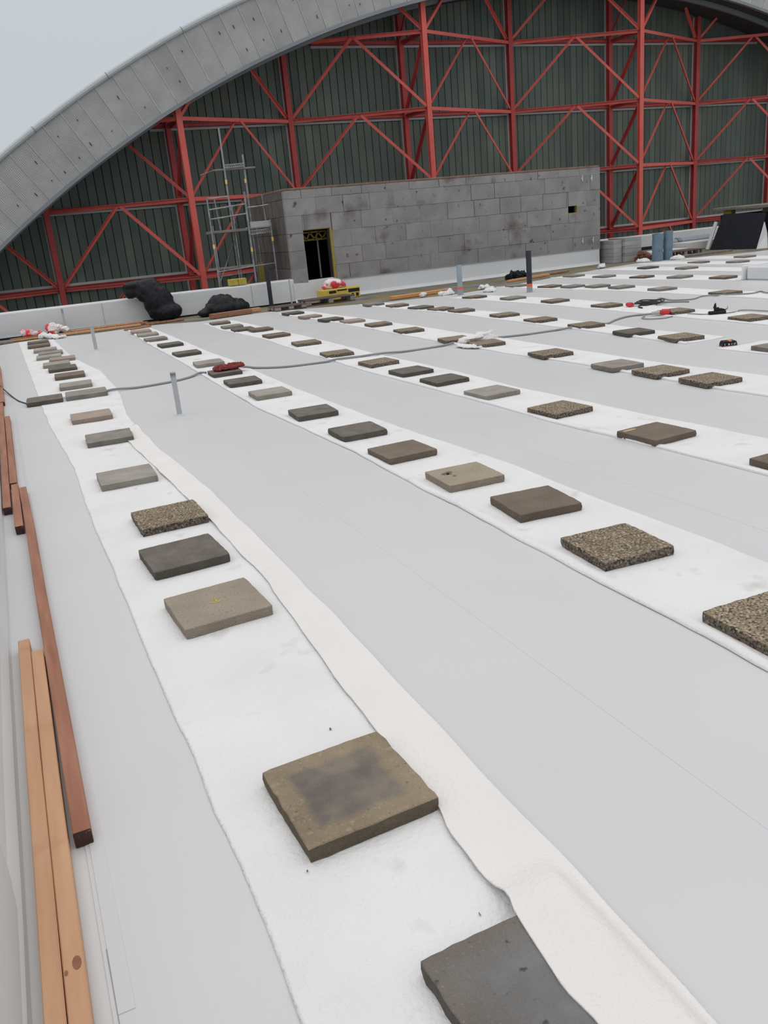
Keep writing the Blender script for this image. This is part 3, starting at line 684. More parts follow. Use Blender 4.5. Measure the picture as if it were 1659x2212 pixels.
# ------------------------------------------------------------------ insulated hut
HX0, HX1, HY0, HY1, HZ0, HZ1 = 6.72, 16.06, 20.5, 23.75, 0.0, 2.62
hut = empty('roof_hut', (HX0, HY0, 0)); tag(hut, 'long hut clad in grey insulation boards with a dark doorway', 'hut')
hut_off = Vector((-HX0, -HY0, 0))
def hpart(name, bm, m):
    bmesh.ops.translate(bm, verts=bm.verts, vec=hut_off); return finish(name, bm, m, hut)
DOOR = (7.12, 7.87, 0.48, 1.69); HOLE = (14.97, 15.27, 1.46, 1.65)
def cut(rects, hole):
    out = []
    for (a, b, c, d) in rects:
        x0, x1, z0, z1 = hole
        if x1 <= a or x0 >= b or z1 <= c or z0 >= d: out.append((a, b, c, d)); continue
        if a < x0: out.append((a, x0, c, d))
        if b > x1: out.append((x1, b, c, d))
        m0, m1 = max(a, x0), min(b, x1)
        if c < z0: out.append((m0, m1, c, z0))
        if d > z1: out.append((m0, m1, z1, d))
    return out
crs = [0.40, 0.80, 1.21, 1.62, 2.03, 2.42, 2.61]
rn = random.Random(3)
for ci, (z0, z1) in enumerate(zip(crs, crs[1:])):
    x = HX0 - (0.0 if ci % 2 else 0.0); first = True
    while x < HX1 - 0.01:
        w = rn.choice([0.72, 0.8, 0.8, 0.86, 0.66]) if not first else (0.45 if ci % 2 else 0.8)
        first = False
        x2 = min(HX1, x + w)
        if HX1 - x2 < 0.25: x2 = HX1
        jz = rn.uniform(-0.008, 0.008)
        for (a, b, c, d) in cut(cut([(x, x2, z0, z1)], DOOR), HOLE):
            g = rn.choice([0.0008, 0.002, 0.004, 0.007]); py = rn.uniform(-0.007, 0.007)
            if b - a < 0.02 or d - c < 0.02: continue
            bm = bmesh.new(); box(bm, a + g * (a > HX0), b - g, HY0 + py, HY0 + 0.12, c + g * .6, d - g * .6, bevel=0.002)
            hpart('insulation_board', bm, M['board_lt'])
        x = x2
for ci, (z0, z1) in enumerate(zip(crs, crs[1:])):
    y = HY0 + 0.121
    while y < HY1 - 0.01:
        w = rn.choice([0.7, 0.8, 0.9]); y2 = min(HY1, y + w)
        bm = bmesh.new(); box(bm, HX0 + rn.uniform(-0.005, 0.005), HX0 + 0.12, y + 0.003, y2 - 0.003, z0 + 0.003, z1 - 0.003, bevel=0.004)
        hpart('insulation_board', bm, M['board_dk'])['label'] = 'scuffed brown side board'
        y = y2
# core walls behind the boards (dark), roof, floor
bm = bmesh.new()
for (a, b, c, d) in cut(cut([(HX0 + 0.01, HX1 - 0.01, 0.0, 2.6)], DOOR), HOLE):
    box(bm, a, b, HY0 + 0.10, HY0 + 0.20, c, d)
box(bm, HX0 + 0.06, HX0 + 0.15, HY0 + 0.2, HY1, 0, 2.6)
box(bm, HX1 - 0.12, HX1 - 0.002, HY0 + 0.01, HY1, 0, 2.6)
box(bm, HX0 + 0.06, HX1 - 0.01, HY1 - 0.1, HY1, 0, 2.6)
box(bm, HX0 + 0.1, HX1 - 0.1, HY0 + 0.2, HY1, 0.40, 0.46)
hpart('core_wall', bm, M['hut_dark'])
bm = bmesh.new(); box(bm, HX0 + 0.01, HX1 - 0.01, HY0 + 0.01, HY1, 2.61, 2.66, bevel=0.01); hpart('roof_edge', bm, mat('brown_roof_felt', (0.16, 0.10, 0.075), (0.26, 0.17, 0.13), 3, .9))
bm = bmesh.new(); box(bm, 7.81, 7.868, HY0 - 0.012, HY0 + 0.16, 0.46, 1.69); hpart('door_reveal', bm, M['reveal'])['label'] = 'yellow reveal edge'
bm = bmesh.new(); box(bm, 7.12, 7.868, HY0 + 0.02, HY0 + 0.16, 1.672, 1.695); hpart('door_reveal', bm, M['reveal'])
bm = bmesh.new(); box(bm, 7.76, 7.81, HY0 + 0.05, HY0 + 0.13, 0.48, 1.66); hpart('door_frame', bm, M['hut_dark'])
# lattice lintel seen in the doorway: two chords with zig-zag between
bm = bmesh.new()
Y = HY0 + 0.45
bar(bm, (6.95, Y, 1.62), (7.95, Y, 1.62), 0.05, 0.04); bar(bm, (6.95, Y, 1.44), (7.95, Y, 1.44), 0.05, 0.045)
k = 0; x = 7.0
while x < 7.9:
    bar(bm, (x, Y, 1.45 if k % 2 else 1.61), (x + 0.11, Y, 1.61 if k % 2 else 1.45), 0.04, 0.05, up=(0, 1, 0)); x += 0.11; k += 1
hpart('lattice_lintel', bm, M['lintel'])['label'] = 'brownish yellow lattice lintel'
bm = bmesh.new(); box(bm, 7.66, 7.70, HY0 + 0.6, HY0 + 0.63, 0.5, 1.5); box(bm, 7.30, 7.335, HY0 + 0.9, HY0 + 0.93, 0.5, 1.2)
hpart('stud', bm, M['pipe_low'])
bm = bmesh.new(); box(bm, 14.96, 15.28, HY0 + 0.01, HY0 + 0.11, 1.452, 1.475); box(bm, 15.255, 15.28, HY0 + 0.0, HY0 + 0.11, 1.46, 1.65); hpart('vent_reveal', bm, M['reveal'])
for (x, z) in ((15.43, 2.28), (15.75, 2.27), (15.42, 0.62), (15.78, 0.62)):
    bm = bmesh.new(); box(bm, x, x + 0.022, HY0 - 0.03, HY0 - 0.008, z, z + 0.15, bevel=0.003); box(bm, x - 0.015, x + 0.037, HY0 - 0.012, HY0 - 0.004, z + 0.05, z + 0.09); hpart('wall_clip', bm, M['white_board'])
# membrane skirt round the hut foot
def skirt(x0, x1, top0, top1, m):
    bm = bmesh.new(); rings = []; n = max(2, int((x1 - x0) / 0.3))
    for i in range(n + 1):
        x = x0 + (x1 - x0) * i / n; t = top0 + (top1 - top0) * i / n
        w = 0.006 * noise.noise(Vector((x * 2, 0, 5)))
        rings.append([bm.verts.new(p) for p in ((x, HY0 - 0.10, 0.0), (x, HY0 - 0.055, 0.02), (x, HY0 - 0.035 + w, 0.08), (x, HY0 - 0.03 + w, t * .6), (x, HY0 - 0.025, t), (x, HY0 + 0.02, t + 0.003), (x, HY0 + 0.02, 0.0))])
    for a, b in zip(rings, rings[1:]):
        for j in range(6): bm.faces.new((a[j], b[j], b[j + 1], a[j + 1]))
    bm.faces.new(rings[0][::-1]); bm.faces.new(rings[-1]); bmesh.ops.recalc_face_normals(bm, faces=bm.faces)
    return hpart('membrane_skirt', bm, m)
skirt(6.70, 7.10, 0.46, 0.44, M['upstand']); skirt(7.10, 7.76, 0.495, 0.505, M['upstand']); skirt(7.76, 8.0, 0.50, 0.42, M['upstand'])
skirt(8.0, 16.0, 0.43, 0.43, M['upstand'])
bm = bmesh.new(); box(bm, 7.95, 16.0, HY0 - 0.045, HY0 - 0.02, 0.43, 0.445); hpart('skirt_rail', bm, M['pipe_low'])
bm = bmesh.new(); box(bm, 7.0, 16.0, HY0 - 0.14, HY0 - 0.10, 0.0, 0.014); hpart('skirt_hem', bm, M['fleece_warm'])

# ------------------------------------------------------------------ hangar
AX, AZ, AR = 20.14, -24.10, 32.754        # arch centre and radius of its lower edge
FY, WY, NY = 25.8, 28.0, 26.15            # fascia, wall and front frame planes
def arch_z(x, r=AR): return AZ + math.sqrt(max(0.0, r * r - (x - AX) ** 2))
hangar = empty('hangar', (AX, WY, -3.0)); tag(hangar, 'arched hangar with dark green wall, red steel frame and ribbed grey eave', 'building')
hoff = Vector((-AX, -WY, 3.0))
def gpart(name, bm, m, mats=None, parent=None):
    bmesh.ops.translate(bm, verts=bm.verts, vec=hoff); return finish(name, bm, m, hangar, mats=mats)
# backing + cladding planks
bm = bmesh.new(); N = 60
xa, xb = -3.4, 34.0
tops = [(xa + (xb - xa) * k / N) for k in range(N + 1)]
for a, b in zip(tops, tops[1:]):
    za, zb = min(arch_z(a), 9) + .2, min(arch_z(b), 9) + .2
    v = [bm.verts.new(p) for p in ((a, WY + 0.03, -3), (b, WY + 0.03, -3), (b, WY + 0.03, zb), (a, WY + 0.03, za))]
    bm.faces.new(v)
gpart('wall_backing', bm, M['joint'])
x = -3.2; pw = 0.262
i = 0
while x < 33.6:
    zt0, zt1 = arch_z(x) + .15, arch_z(x + pw) + .15
    bm = bmesh.new()
    g = 0.005
    a, b = x + g, x + pw - g
    f = [bm.verts.new(p) for p in ((a, WY, -1.5), (a + 0.012, WY - 0.022, -1.5), (b - 0.012, WY - 0.022, -1.5), (b, WY, -1.5))]
    t = [bm.verts.new(p) for p in ((a, WY, zt0), (a + 0.012, WY - 0.022, zt0), (b - 0.012, WY - 0.022, zt1), (b, WY, zt1))]
    for k in range(3): bm.faces.new((f[k], f[k + 1], t[k + 1], t[k]))
    gpart('cladding_plank', bm, M['cladding'])
    x += pw; i += 1
LV = [-1.5, 0.68, 2.90, 5.06, 7.25, 9.4]
WX = [-2.3, 1.80, 5.75, 9.66, 13.77, 17.98, 22.28, 26.46, 30.5]
xm = [k for k in (0, 2, 4, 6, 8)]
WYc = WY - 0.14
# girts with pale flashings
for z in LV[1:]:
    xs0, xs1 = xa + .2, 33.5
    if z > 1.9:
        dx = math.sqrt(max(0, AR * AR - (z - AZ) ** 2)); xs0, xs1 = max(xs0, AX - dx), min(xs1, AX + dx)
        if dx < 1: continue
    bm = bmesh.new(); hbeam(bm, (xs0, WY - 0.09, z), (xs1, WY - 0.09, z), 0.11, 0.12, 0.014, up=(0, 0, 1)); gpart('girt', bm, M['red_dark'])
    bm = bmesh.new()
    dz = 0.10 if z < 1 else -0.105
    box(bm, xs0, xs1, WY - 0.07, WY - 0.022, z + dz - 0.035, z + dz + 0.035); gpart('girt_flashing', bm, M['flashing'])
# wall columns with pale side flashings
for x in WX:
    zt = arch_z(x)
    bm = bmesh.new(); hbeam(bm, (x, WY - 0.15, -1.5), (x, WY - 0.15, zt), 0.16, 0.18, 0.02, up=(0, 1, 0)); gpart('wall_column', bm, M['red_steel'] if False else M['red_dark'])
    bm = bmesh.new(); box(bm, x - 0.135, x - 0.085, WY - 0.06, WY - 0.023, -1.5, zt); gpart('column_flashing', bm, M['flashing'])
# front columns
for k in xm:
    x = WX[k]; zt = arch_z(x) + 0.2
    bm = bmesh.new(); hbeam(bm, (x, NY, -1.5), (x, NY, zt), 0.165, 0.16, 0.02, up=(0, 1, 0)); gpart('front_column', bm, M['red_steel'])
def okz(p): return p[2] < arch_z(p[0]) + 0.05
def member(name, a, b, w=0.06, m=None):
    a, b = Vector(a), Vector(b)
    # keep only what lies under the arched roof
    if not okz(a) and not okz(b): return
    if not okz(a): a, b = b, a
    if not okz(b):
        lo, hi = 0.0, 1.0
        for _ in range(20):
            md = (lo + hi) / 2; q = a.lerp(b, md)
            if okz(q): lo = md
            else: hi = md
        b = a.lerp(b, lo)
    if (b - a).length < 0.15: return
    bm = bmesh.new(); angle_bar(bm, a, b, w, 0.012); gpart(name, bm, m or M['red_steel'])
for li, z in enumerate(LV):
    for k in xm:
        f = (WX[k], NY, z); 
        if li > 0:
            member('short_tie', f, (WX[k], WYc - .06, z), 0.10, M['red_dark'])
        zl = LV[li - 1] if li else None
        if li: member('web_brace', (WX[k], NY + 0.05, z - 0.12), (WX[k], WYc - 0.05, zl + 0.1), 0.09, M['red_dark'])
        for nb in (k - 1, k + 1):
            if nb < 0 or nb >= len(WX): continue
            wn = (WX[nb], WYc, z)
            if li > 0: member('raking_tie', f, wn, 0.095)
            if li > 0:
                mid = Vector(f).lerp(Vector(wn), 0.5)
                s = 1 if WX[nb] > WX[k] else -1
                member('diagonal_brace', mid + Vector((-0.08 * s, 0, -0.03)), (WX[k] + 0.04 * s, NY, zl + 0.06), 0.078)
                member('diagonal_brace', mid + Vector((0.08 * s, 0, -0.03)), (WX[nb] - 0.05 * s, WYc, zl + 0.06), 0.078)
# arched eave: ribbed sheets, trims, soffit, roof
FH = 1.49
def arc_pt(r, a, y): return (AX + r * math.sin(a), y, AZ + r * math.cos(a))
pitch = 0.56 / AR; NR = 12
a0, a1 = -0.78, 0.50
def rib_sheet():
    bm = bmesh.new(); cols_ = []
    for k in range(NR * 2 + 1):
        t = (k / (NR * 2) - 0.5) * pitch * 0.985
        dy = 0.0 if k % 2 else 0.030
        seg = []
        for r in (AR, AR + FH):
            seg.append(bm.verts.new((r * math.sin(t), dy, r * math.cos(t) - AR)))
        cols_.append(seg)
    for p, q in zip(cols_, cols_[1:]): bm.faces.new((p[0], q[0], q[1], p[1]))
    return to_mesh('eave_sheet', bm, M['fascia'])
rib = rib_sheet()
n_sh = int((a1 - a0) / pitch)
for k in range(n_sh):
    a = a0 + (k + 0.5) * pitch
    p = Vector(arc_pt(AR, a, FY)) + hoff
    share('eave_sheet', rib, hangar, p, (0, a, 0))
    # cover strip over each sheet joint, small fixings
bm = bmesh.new()
for k in range(n_sh + 1):
    a = a0 + k * pitch
    bar(bm, arc_pt(AR, a, FY - 0.006), arc_pt(AR + FH, a, FY - 0.006), 0.018, 0.012, up=(0, 1, 0))
gpart('joint_strip', bm, M['fascia'])
bm = bmesh.new()
rn2 = random.Random(5)
for k in range(n_sh):
    a = a0 + (k + 0.5) * pitch
    for r_ in (AR + 0.35 + rn2.uniform(-.1, .1), AR + 0.9 + rn2.uniform(-.15, .15)):
        if rn2.random() < 0.75:
            p = Vector(arc_pt(r_, a + rn2.uniform(-.3, .3) * pitch, FY - 0.008)); d = Vector((math.sin(a), 0, math.cos(a)))
            bar(bm, p, p + d * rn2.uniform(0.03, 0.10), 0.018, 0.01, up=(0, 1, 0))
fx = gpart('sheet_fixing', bm, M['black_matt']); fx['kind'] = 'stuff'
def arc_sweep(prof, m, name, n=90, s0=a0, s1=a1):
    bm = bmesh.new(); rings = []
    for k in range(n + 1):
        a = s0 + (s1 - s0) * k / n
        rings.append([bm.verts.new(arc_pt(r, a, y)) for r, y in prof])
    np_ = len(prof)
    for p, q in zip(rings, rings[1:]):
        for j in range(np_): bm.faces.new((p[j], q[j], q[(j + 1) % np_], p[(j + 1) % np_]))
    bmesh.ops.recalc_face_normals(bm, faces=bm.faces)
    return gpart(name, bm, m)
top = [(AR + FH + 0.03 + 0.085 * math.cos(t), FY + 0.0 + 0.085 * math.sin(t)) for t in [2 * math.pi * j / 10 for j in range(10)]]
arc_sweep(top, M['fascia_trim'], 'rolled_eave_cap')
arc_sweep([(AR - 0.06, FY - 0.035), (AR + 0.03, FY - 0.035), (AR + 0.03, FY + 0.03), (AR - 0.06, FY + 0.10)], M['fascia_low'], 'lower_eave_trim')
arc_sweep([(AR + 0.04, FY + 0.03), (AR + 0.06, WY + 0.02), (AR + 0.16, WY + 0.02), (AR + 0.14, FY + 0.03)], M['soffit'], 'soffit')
arc_sweep([(AR - 0.10, FY + 0.75), (AR + 0.05, FY + 0.75), (AR + 0.05, FY + 0.85), (AR - 0.10, FY + 0.85)], M['fascia_low'], 'soffit_rail')
arc_sweep([(AR + FH - 0.02, FY + 0.04), (AR + FH + 0.06, FY + 0.04), (AR + FH + 0.06, WY + 14), (AR + FH - 0.02, WY + 14)], M['fascia_trim'], 'roof_shell')
# cap joints
bm = bmesh.new(); a = a0
while a < a1:
    p = arc_pt(AR + FH + 0.03, a, FY); d = Vector((math.cos(a), 0, -math.sin(a))) * 0.008
    tube(bm, [Vector(p) - d, Vector(p) + d], 0.094, 10); a += 2.35 / AR
gpart('cap_joint', bm, M['fascia_low'])

bm = bmesh.new(); box(bm, -60, 90, -40, 80, -3.4, -3.0); g = finish('ground', bm, M['ground']); tag(g, 'dark yard ground between roof and hangar', kind='structure')
# body of the building under the roof
bm = bmesh.new(); box(bm, -0.62, 26.9, -2.45, 20.8, -3.0, -0.26); box(bm, 16, 26.9, 20.8, 24.4, -3.0, -0.26); box(bm, 6.73, 16, 20.8, 23.8, -3.0, -0.005)
b_ = finish('wall_below', bm, M['flashing']); tag(b_, 'building body beneath the flat roof', kind='structure')

# ------------------------------------------------------------------ scaffold tower beside the hut
sc = empty('scaffold_tower', (5.1, 21.3, -3.0)); tag(sc, 'aluminium scaffold tower standing behind the parapet at the hut corner', 'scaffold')
so = Vector((-5.1, -21.3, 3.0))
def sp(name, bm, m):
    bmesh.ops.translate(bm, verts=bm.verts, vec=so); return finish(name, bm, m, sc)
poles = [(5.06, 21.3, 2.62, 0.02), (6.0, 21.3, 2.70, 0.026), (6.57, 21.3, 2.02, 0.024), (5.32, 22.2, 2.0, 0.02), (5.80, 22.1, 4.24, 0.022), (6.34, 22.2, 3.62, 0.022), (6.62, 22.6, 2.0, 0.02), (5.75, 21.7, 2.4, 0.018)]
for (x, y, z, r) in poles:
    if x > 6.6 : x = 6.58
    bm = bmesh.new(); tube(bm, [(x, y, -2.99), (x, y, z)], r, 10); sp('standard', bm, M['galv'])
for (x, y, z) in ((5.80, 22.1, 2.95), (6.33, 22.2, 2.95), (5.06, 21.3, 1.45), (6.0, 21.3, 1.3), (6.57, 21.3, 1.5)):
    bm = bmesh.new(); tube(bm, [(x, y, z), (x, y, z + 0.10)], 0.028, 10); sp('collar', bm, M['yellow_mark'])
def led(a, b, r=0.017, nm='ledger', m=None):
    bm = bmesh.new(); tube(bm, [a, b], r, 8); sp(nm, bm, m or M['galv'])
led((5.06, 21.3, 2.35), (6.0, 21.3, 2.42)); led((5.06, 21.3, 2.13), (6.0, 21.3, 2.20)); led((6.0, 21.3, 2.33), (6.57, 21.3, 2.36)); led((5.5, 22.1, 3.28), (6.62, 22.2, 3.30), 0.024, 'ledger', M['plank'])
led((5.06, 21.3, 2.6), (5.6, 21.35, 2.62)); led((5.06, 21.3, 0.9), (6.0, 21.3, 0.95)); led((6.0, 21.3, 0.95), (6.57, 21.3, 0.97)); led((5.06, 21.3, 0.62), (5.32, 22.2, 0.75)); led((5.32, 22.2, 0.75), (6.34, 22.2, 0.78))
led((5.06, 21.3, 0.6), (5.8, 22.1, 1.6), 0.014, 'diagonal_brace'); led((5.6, 21.35, 2.62), (5.68, 21.35, 2.0), 0.016, 'guard_post'); led((5.25, 21.35, 2.6), (5.3, 21.35, 1.85), 0.014, 'guard_post'); led((6.45, 21.35, 2.6), (6.47, 21.35, 1.95), 0.014, 'guard_post')
for k in range(3):
    bm = bmesh.new(); box(bm, 5.10, 6.02, 21.34 + k * 0.26, 21.58 + k * 0.26, 1.80, 1.86, bevel=0.006); sp('platform_board', bm, M['plank'])
bm = bmesh.new(); box(bm, 6.05, 6.55, 21.34, 21.8, 1.84, 1.88); box(bm, 6.05, 6.55, 21.32, 21.34, 1.86, 2.0); sp('toe_board', bm, M['flashing'])
# lattice beams made of two chords and rungs
def lattice(a, b, h, n):
    bm = bmesh.new(); a, b = Vector(a), Vector(b); u = Vector((0, 0, h))
    tube(bm, [a, b], 0.011, 6); tube(bm, [a + u, b + u], 0.011, 6)
    for k in range(n):
        p, q = a.lerp(b, k / n), a.lerp(b, (k + .5) / n); r_ = a.lerp(b, (k + 1) / n)
        tube(bm, [p, q + u], 0.008, 5); tube(bm, [q + u, r_], 0.008, 5)
    sp('lattice_beam', bm, M['galv'])
lattice((5.82, 22.08, 3.32), (6.33, 22.15, 3.34), 0.07, 9); lattice((6.0, 21.31, 1.70), (6.57, 21.31, 1.72), 0.08, 10)
bm = bmesh.new(); box(bm, 6.30, 6.42, 21.9, 22.0, -0.5, 1.0); sp('yellow_post', bm, M['reveal'])['label'] = 'yellow board upright'
bm = bmesh.new()
for dx, dz in ((0, 0), (0.03, -0.06), (0.07, -0.1), (0.05, 0.02)):
    box(bm, 5.02 + dx, 5.035 + dx, 21.27, 21.285, 3.05 + dz, 3.13 + dz)
box(bm, 5.03, 5.13, 21.28, 21.284, 3.0, 3.01)
led((5.0, 21.3, 3.14), (5.5, 22.1, 3.28), 0.012, 'guard_rail'); 
bm.free()

# ------------------------------------------------------------------ soft heaps, bags
tag(blob('rubbish_bag', [((3.44, 20.12, 0.20), (0.40, 0.26, 0.22), (0, 0, 0)), ((3.32, 20.14, 0.45), (0.34, 0.24, 0.40), (0, -0.32, 0)), ((3.13, 20.2, 0.72), (0.33, 0.22, 0.26), (0, -0.3, 0)), ((2.98, 20.24, 0.84), (0.36, 0.2, 0.10), (0, 0.05, 0)), ((2.78, 20.3, 0.74), (0.14, 0.16, 0.20), (0, 0.5, 0)), ((3.28, 20.2, 0.84), (0.20, 0.18, 0.10), (0, 0.3, 0))],
         M['black'], vox=0.022, amp=0.024, nscale=4.2, smooth=True, seed=2, zmin=0.006), 'upright black rubbish bag slumped over the far parapet', 'rubbish bag', 'black rubbish bags')
tag(blob('rubbish_bag', [((4.78, 19.75, 0.12), (0.50, 0.28, 0.22), (0, 0, 0)), ((4.70, 19.78, 0.26), (0.34, 0.24, 0.20), (0, 0.1, 0)), ((4.25, 19.75, 0.08), (0.18, 0.16, 0.10), (0, 0, 0)), ((5.08, 19.8, 0.16), (0.26, 0.22, 0.17), (0, 0.3, 0)), ((4.45, 19.76, 0.16), (0.22, 0.2, 0.16), (0, -0.3, 0))],
         M['black'], vox=0.022, amp=0.024, nscale=4.2, smooth=True, seed=8, zmin=0.006), 'low heaped black rubbish bag behind the thick brown timber', 'rubbish bag', 'black rubbish bags')
tag(blob('plastic_film', [((0.42, 20.05, 0.12), (0.16, 0.10, 0.09), (0, 0.2, 0)), ((0.62, 20.05, 0.08), (0.14, 0.08, 0.05), (0, 0, 0))], M['bag_rw2'], vox=0.02, amp=0.03, nscale=8, seed=3, zmin=0.045), 'small crumpled red and clear film at the far left corner', 'plastic film', 'crumpled red and white film')
tag(blob('plastic_film', [((0.95, 19.9, 0.15), (0.16, 0.10, 0.12), (0, 0.4, 0)), ((1.12, 19.95, 0.13), (0.18, 0.10, 0.07), (0, 0.5, 0)), ((0.92, 19.85, 0.09), (0.10, 0.08, 0.08), (0, 0, 0))], M['bag_rw'], vox=0.02, amp=0.035, nscale=8, seed=5, zmin=0.045), 'larger crumpled red and white film behind the leftmost fleece end', 'plastic film', 'crumpled red and white film')
tag(blob('fleece_scrap', [((0.86, 19.1, 0.05), (0.20, 0.16, 0.05), (0, 0.3, 0)), ((0.70, 19.35, 0.07), (0.10, 0.16, 0.06), (0, 0, 0)), ((0.98, 18.95, 0.04), (0.14, 0.1, 0.03), (0, 0, 0))], M['fleece'], vox=0.02, amp=0.03, nscale=8, seed=9, zmin=0.008), 'crumpled white fleece end on the leftmost strip', 'fleece scrap', 'scraps of fleece')
tag(blob('sacking', [((2.45, 10.62, 0.088), (0.18, 0.12, 0.030), (0, 0, 0)), ((2.58, 10.66, 0.09), (0.12, 0.1, 0.028), (0, 0.1, 0)), ((2.36, 10.6, 0.082), (0.1, 0.1, 0.02), (0, 0, 0))], M['red_cloth'], vox=0.012, amp=0.022, nscale=16, seed=4, zmin=0.060), 'crumpled dark red sacking on a slab of the second strip', 'sacking')
tag(blob('rag', [((5.72, 9.92, 0.10), (0.34, 0.05, 0.03), (0, -0.1, 0.1)), ((5.52, 9.88, 0.07), (0.10, 0.08, 0.05), (0, 0, 0)), ((5.42, 9.62, 0.03), (0.09, 0.25, 0.02), (0, 0, 0.2)), ((5.85, 9.93, 0.05), (0.22, 0.06, 0.05), (0, 0, 0)), ((5.62, 9.85, 0.10), (0.16, 0.12, 0.025), (0, 0, 0))], M['fleece_warm'], vox=0.016, amp=0.02, nscale=9, seed=6, zmin=0.012), 'cream cloth bundled over the cable behind a pebbled slab', 'cloth')
scr = [(9.2, 17.2, .2, 'white fleece scrap heaped left of the blue-grey pipe'), (8.75, 17.55, .12, 'small white fleece scrap beside the orange plank'), (9.95, 16.6, .18, 'white fleece scrap right of the blue-grey pipe foot'), (10.35, 17.45, .16, 'white fleece scrap at the far end of the seventh strip'),
       (14.9, 19.0, .17, 'white fleece scrap near the hut corner on the right'), (16.4, 19.1, .2, 'white fleece scrap left of the blue foil rolls'), (17.15, 18.6, .2, 'white fleece scrap in front of the blue foil rolls')]
for i, (x, y, r, lab) in enumerate(scr):
    tag(blob('fleece_scrap', [((x, y, 0.04), (r, r * .6, 0.05), (0, 0, i)), ((x + r * .5, y + .05, 0.05), (r * .5, r * .5, 0.06), (0, 0, 0))], M['fleece'], vox=0.02, amp=0.035, nscale=8, seed=20 + i, zmin=0.006), lab, 'fleece scrap', 'scraps of fleece')
tag(blob('net_heap', [((12.25, 19.1, 0.10), (0.22, 0.14, 0.10), (0, 0, 0)), ((12.5, 19.15, 0.09), (0.16, 0.12, 0.07), (0, 0, 0)), ((12.08, 19.1, 0.08), (0.1, 0.1, 0.09), (0, 0, 0))], M['black_matt'], vox=0.02, amp=0.05, nscale=10, seed=31, zmin=0.0), 'ragged black heap left of the tall black standpipe', 'heap')

# pallets of dark timber, yellow crate, film bag
def pallet(loc, rz, n_b, w, d, label, s=1.0):
    p = empty('pallet', loc, rz); tag(p, label, 'pallet', 'dark pallets at the roof edge')
    for k in range(n_b):
        y = -d / 2 + d * k / (n_b - 1)
        bm = bmesh.new(); box(bm, -w / 2, w / 2, y - 0.05, y + 0.05, 0.115 * s, 0.14 * s, bevel=0.003); finish('deck_board', bm, M['pallet'], p)
    for x in (-w / 2 + .06, 0, w / 2 - .06):
        for y in (-d / 2, 0, d / 2):
            bm = bmesh.new(); box(bm, x - 0.06, x + 0.06, y - 0.05, y + 0.05, 0.02, 0.115 * s, bevel=0.003); finish('pallet_block', bm, M['pallet_blk'], p)
    for y in (-d / 2, 0, d / 2):
        bm = bmesh.new(); box(bm, -w / 2, w / 2, y - 0.05, y + 0.05, 0.0, 0.02); finish('base_board', bm, M['pallet'], p)
    return p
pallet((7.05, 19.2, 0.0), 0.06, 5, 1.25, 0.45, 'dark pallet with pale blocks in front of the yellow crate')
pallet((5.95, 18.85, 0.003), 0.1, 4, 0.75, 0.4, 'low dark pallet at the far end of the fourth strip', 0.7)
pallet((18.4, 19.9, 0.0), 0.05, 5, 1.5, 0.5, 'reddish pallet in front of the white boards on the right')
cr = empty('crate', (7.68, 20.0, 0.0), 0.05); tag(cr, 'yellow crate with dark bands below the hut doorway', 'crate')
bm = bmesh.new(); box(bm, -0.52, 0.52, -0.16, 0.16, 0.0, 0.26, bevel=0.015); finish('crate_body', bm, M['yellow'], cr)
for x0, x1, z0, z1 in ((-0.32, -0.13, 0.16, 0.22), (0.2, 0.5, 0.14, 0.22), (0.28, 0.34, 0.03, 0.11), (0.40, 0.47, 0.03, 0.11), (-0.1, 0.16, 0.20, 0.23)):
    bm = bmesh.new(); box(bm, x0, x1, -0.168, -0.155, z0, z1); finish('dark_band', bm, M['black_matt'], cr)
tag(blob('plastic_bag', [((7.55, 20.0, 0.38), (0.24, 0.13, 0.12), (0, 0.1, 0)), ((7.75, 20.0, 0.36), (0.16, 0.12, 0.09), (0, 0.5, 0)), ((7.36, 20.0, 0.31), (0.12, 0.1, 0.05), (0, 0, 0))], M['bag_rw'], vox=0.02, amp=0.02, nscale=6, seed=12, zmin=0.263), 'red and white plastic bag lying on the yellow crate', 'plastic bag')
for i, (x, lab) in enumerate(((5.24, 'left yellow foam block on the far parapet'), (5.46, 'right yellow foam block on the far parapet'))):
    bm = bmesh.new(); box(bm, -0.10, 0.10, -0.10, 0.10, 0, 0.15, bevel=0.01)
    for k in range(3): box(bm, -0.07 + k * 0.05, -0.05 + k * 0.05, -0.103, -0.1, 0.03, 0.12)
    o = finish('foam_block', bm, M['yellow_wool']); o.location = (x, 20.66, 0.572); o.rotation_euler = (0, 0, 0.1 - .15 * i); tag(o, lab, 'block', 'yellow blocks on the parapet')

# ------------------------------------------------------------------ right-hand far corner
# stack of pale grey boards beside the hut, three tiers
def stack(name, x0, x1, y0, y1, zs, label, m):
    r = empty(name, ((x0 + x1) / 2, (y0 + y1) / 2, 0)); tag(r, label, 'board stack', 'stacks of grey boards beside the hut')
    for k, (a, b) in enumerate(zip(zs, zs[1:])):
        n = max(1, int((b - a) / 0.06)); j = 0
        bm = bmesh.new(); d = 0.01 * (k % 2); box(bm, -(x1 - x0) / 2 + d, (x1 - x0) / 2 - d, -(y1 - y0) / 2, (y1 - y0) / 2, a + 0.001, b - 0.002, bevel=0.002)
        finish('board', bm, m, r)
stack('board_stack', 16.20, 16.50, 20.1, 20.75, [0, 0.09, 0.18, 0.27, 0.40, 0.52, 0.62], 'narrow darker stack of grey boards right against the hut', M['stack'])
stack('board_stack', 16.52, 17.12, 20.0, 20.75, [0, 0.16, 0.24, 0.36, 0.44, 0.56, 0.66], 'wider pale stack of grey boards just right of the hut', M['stack'])
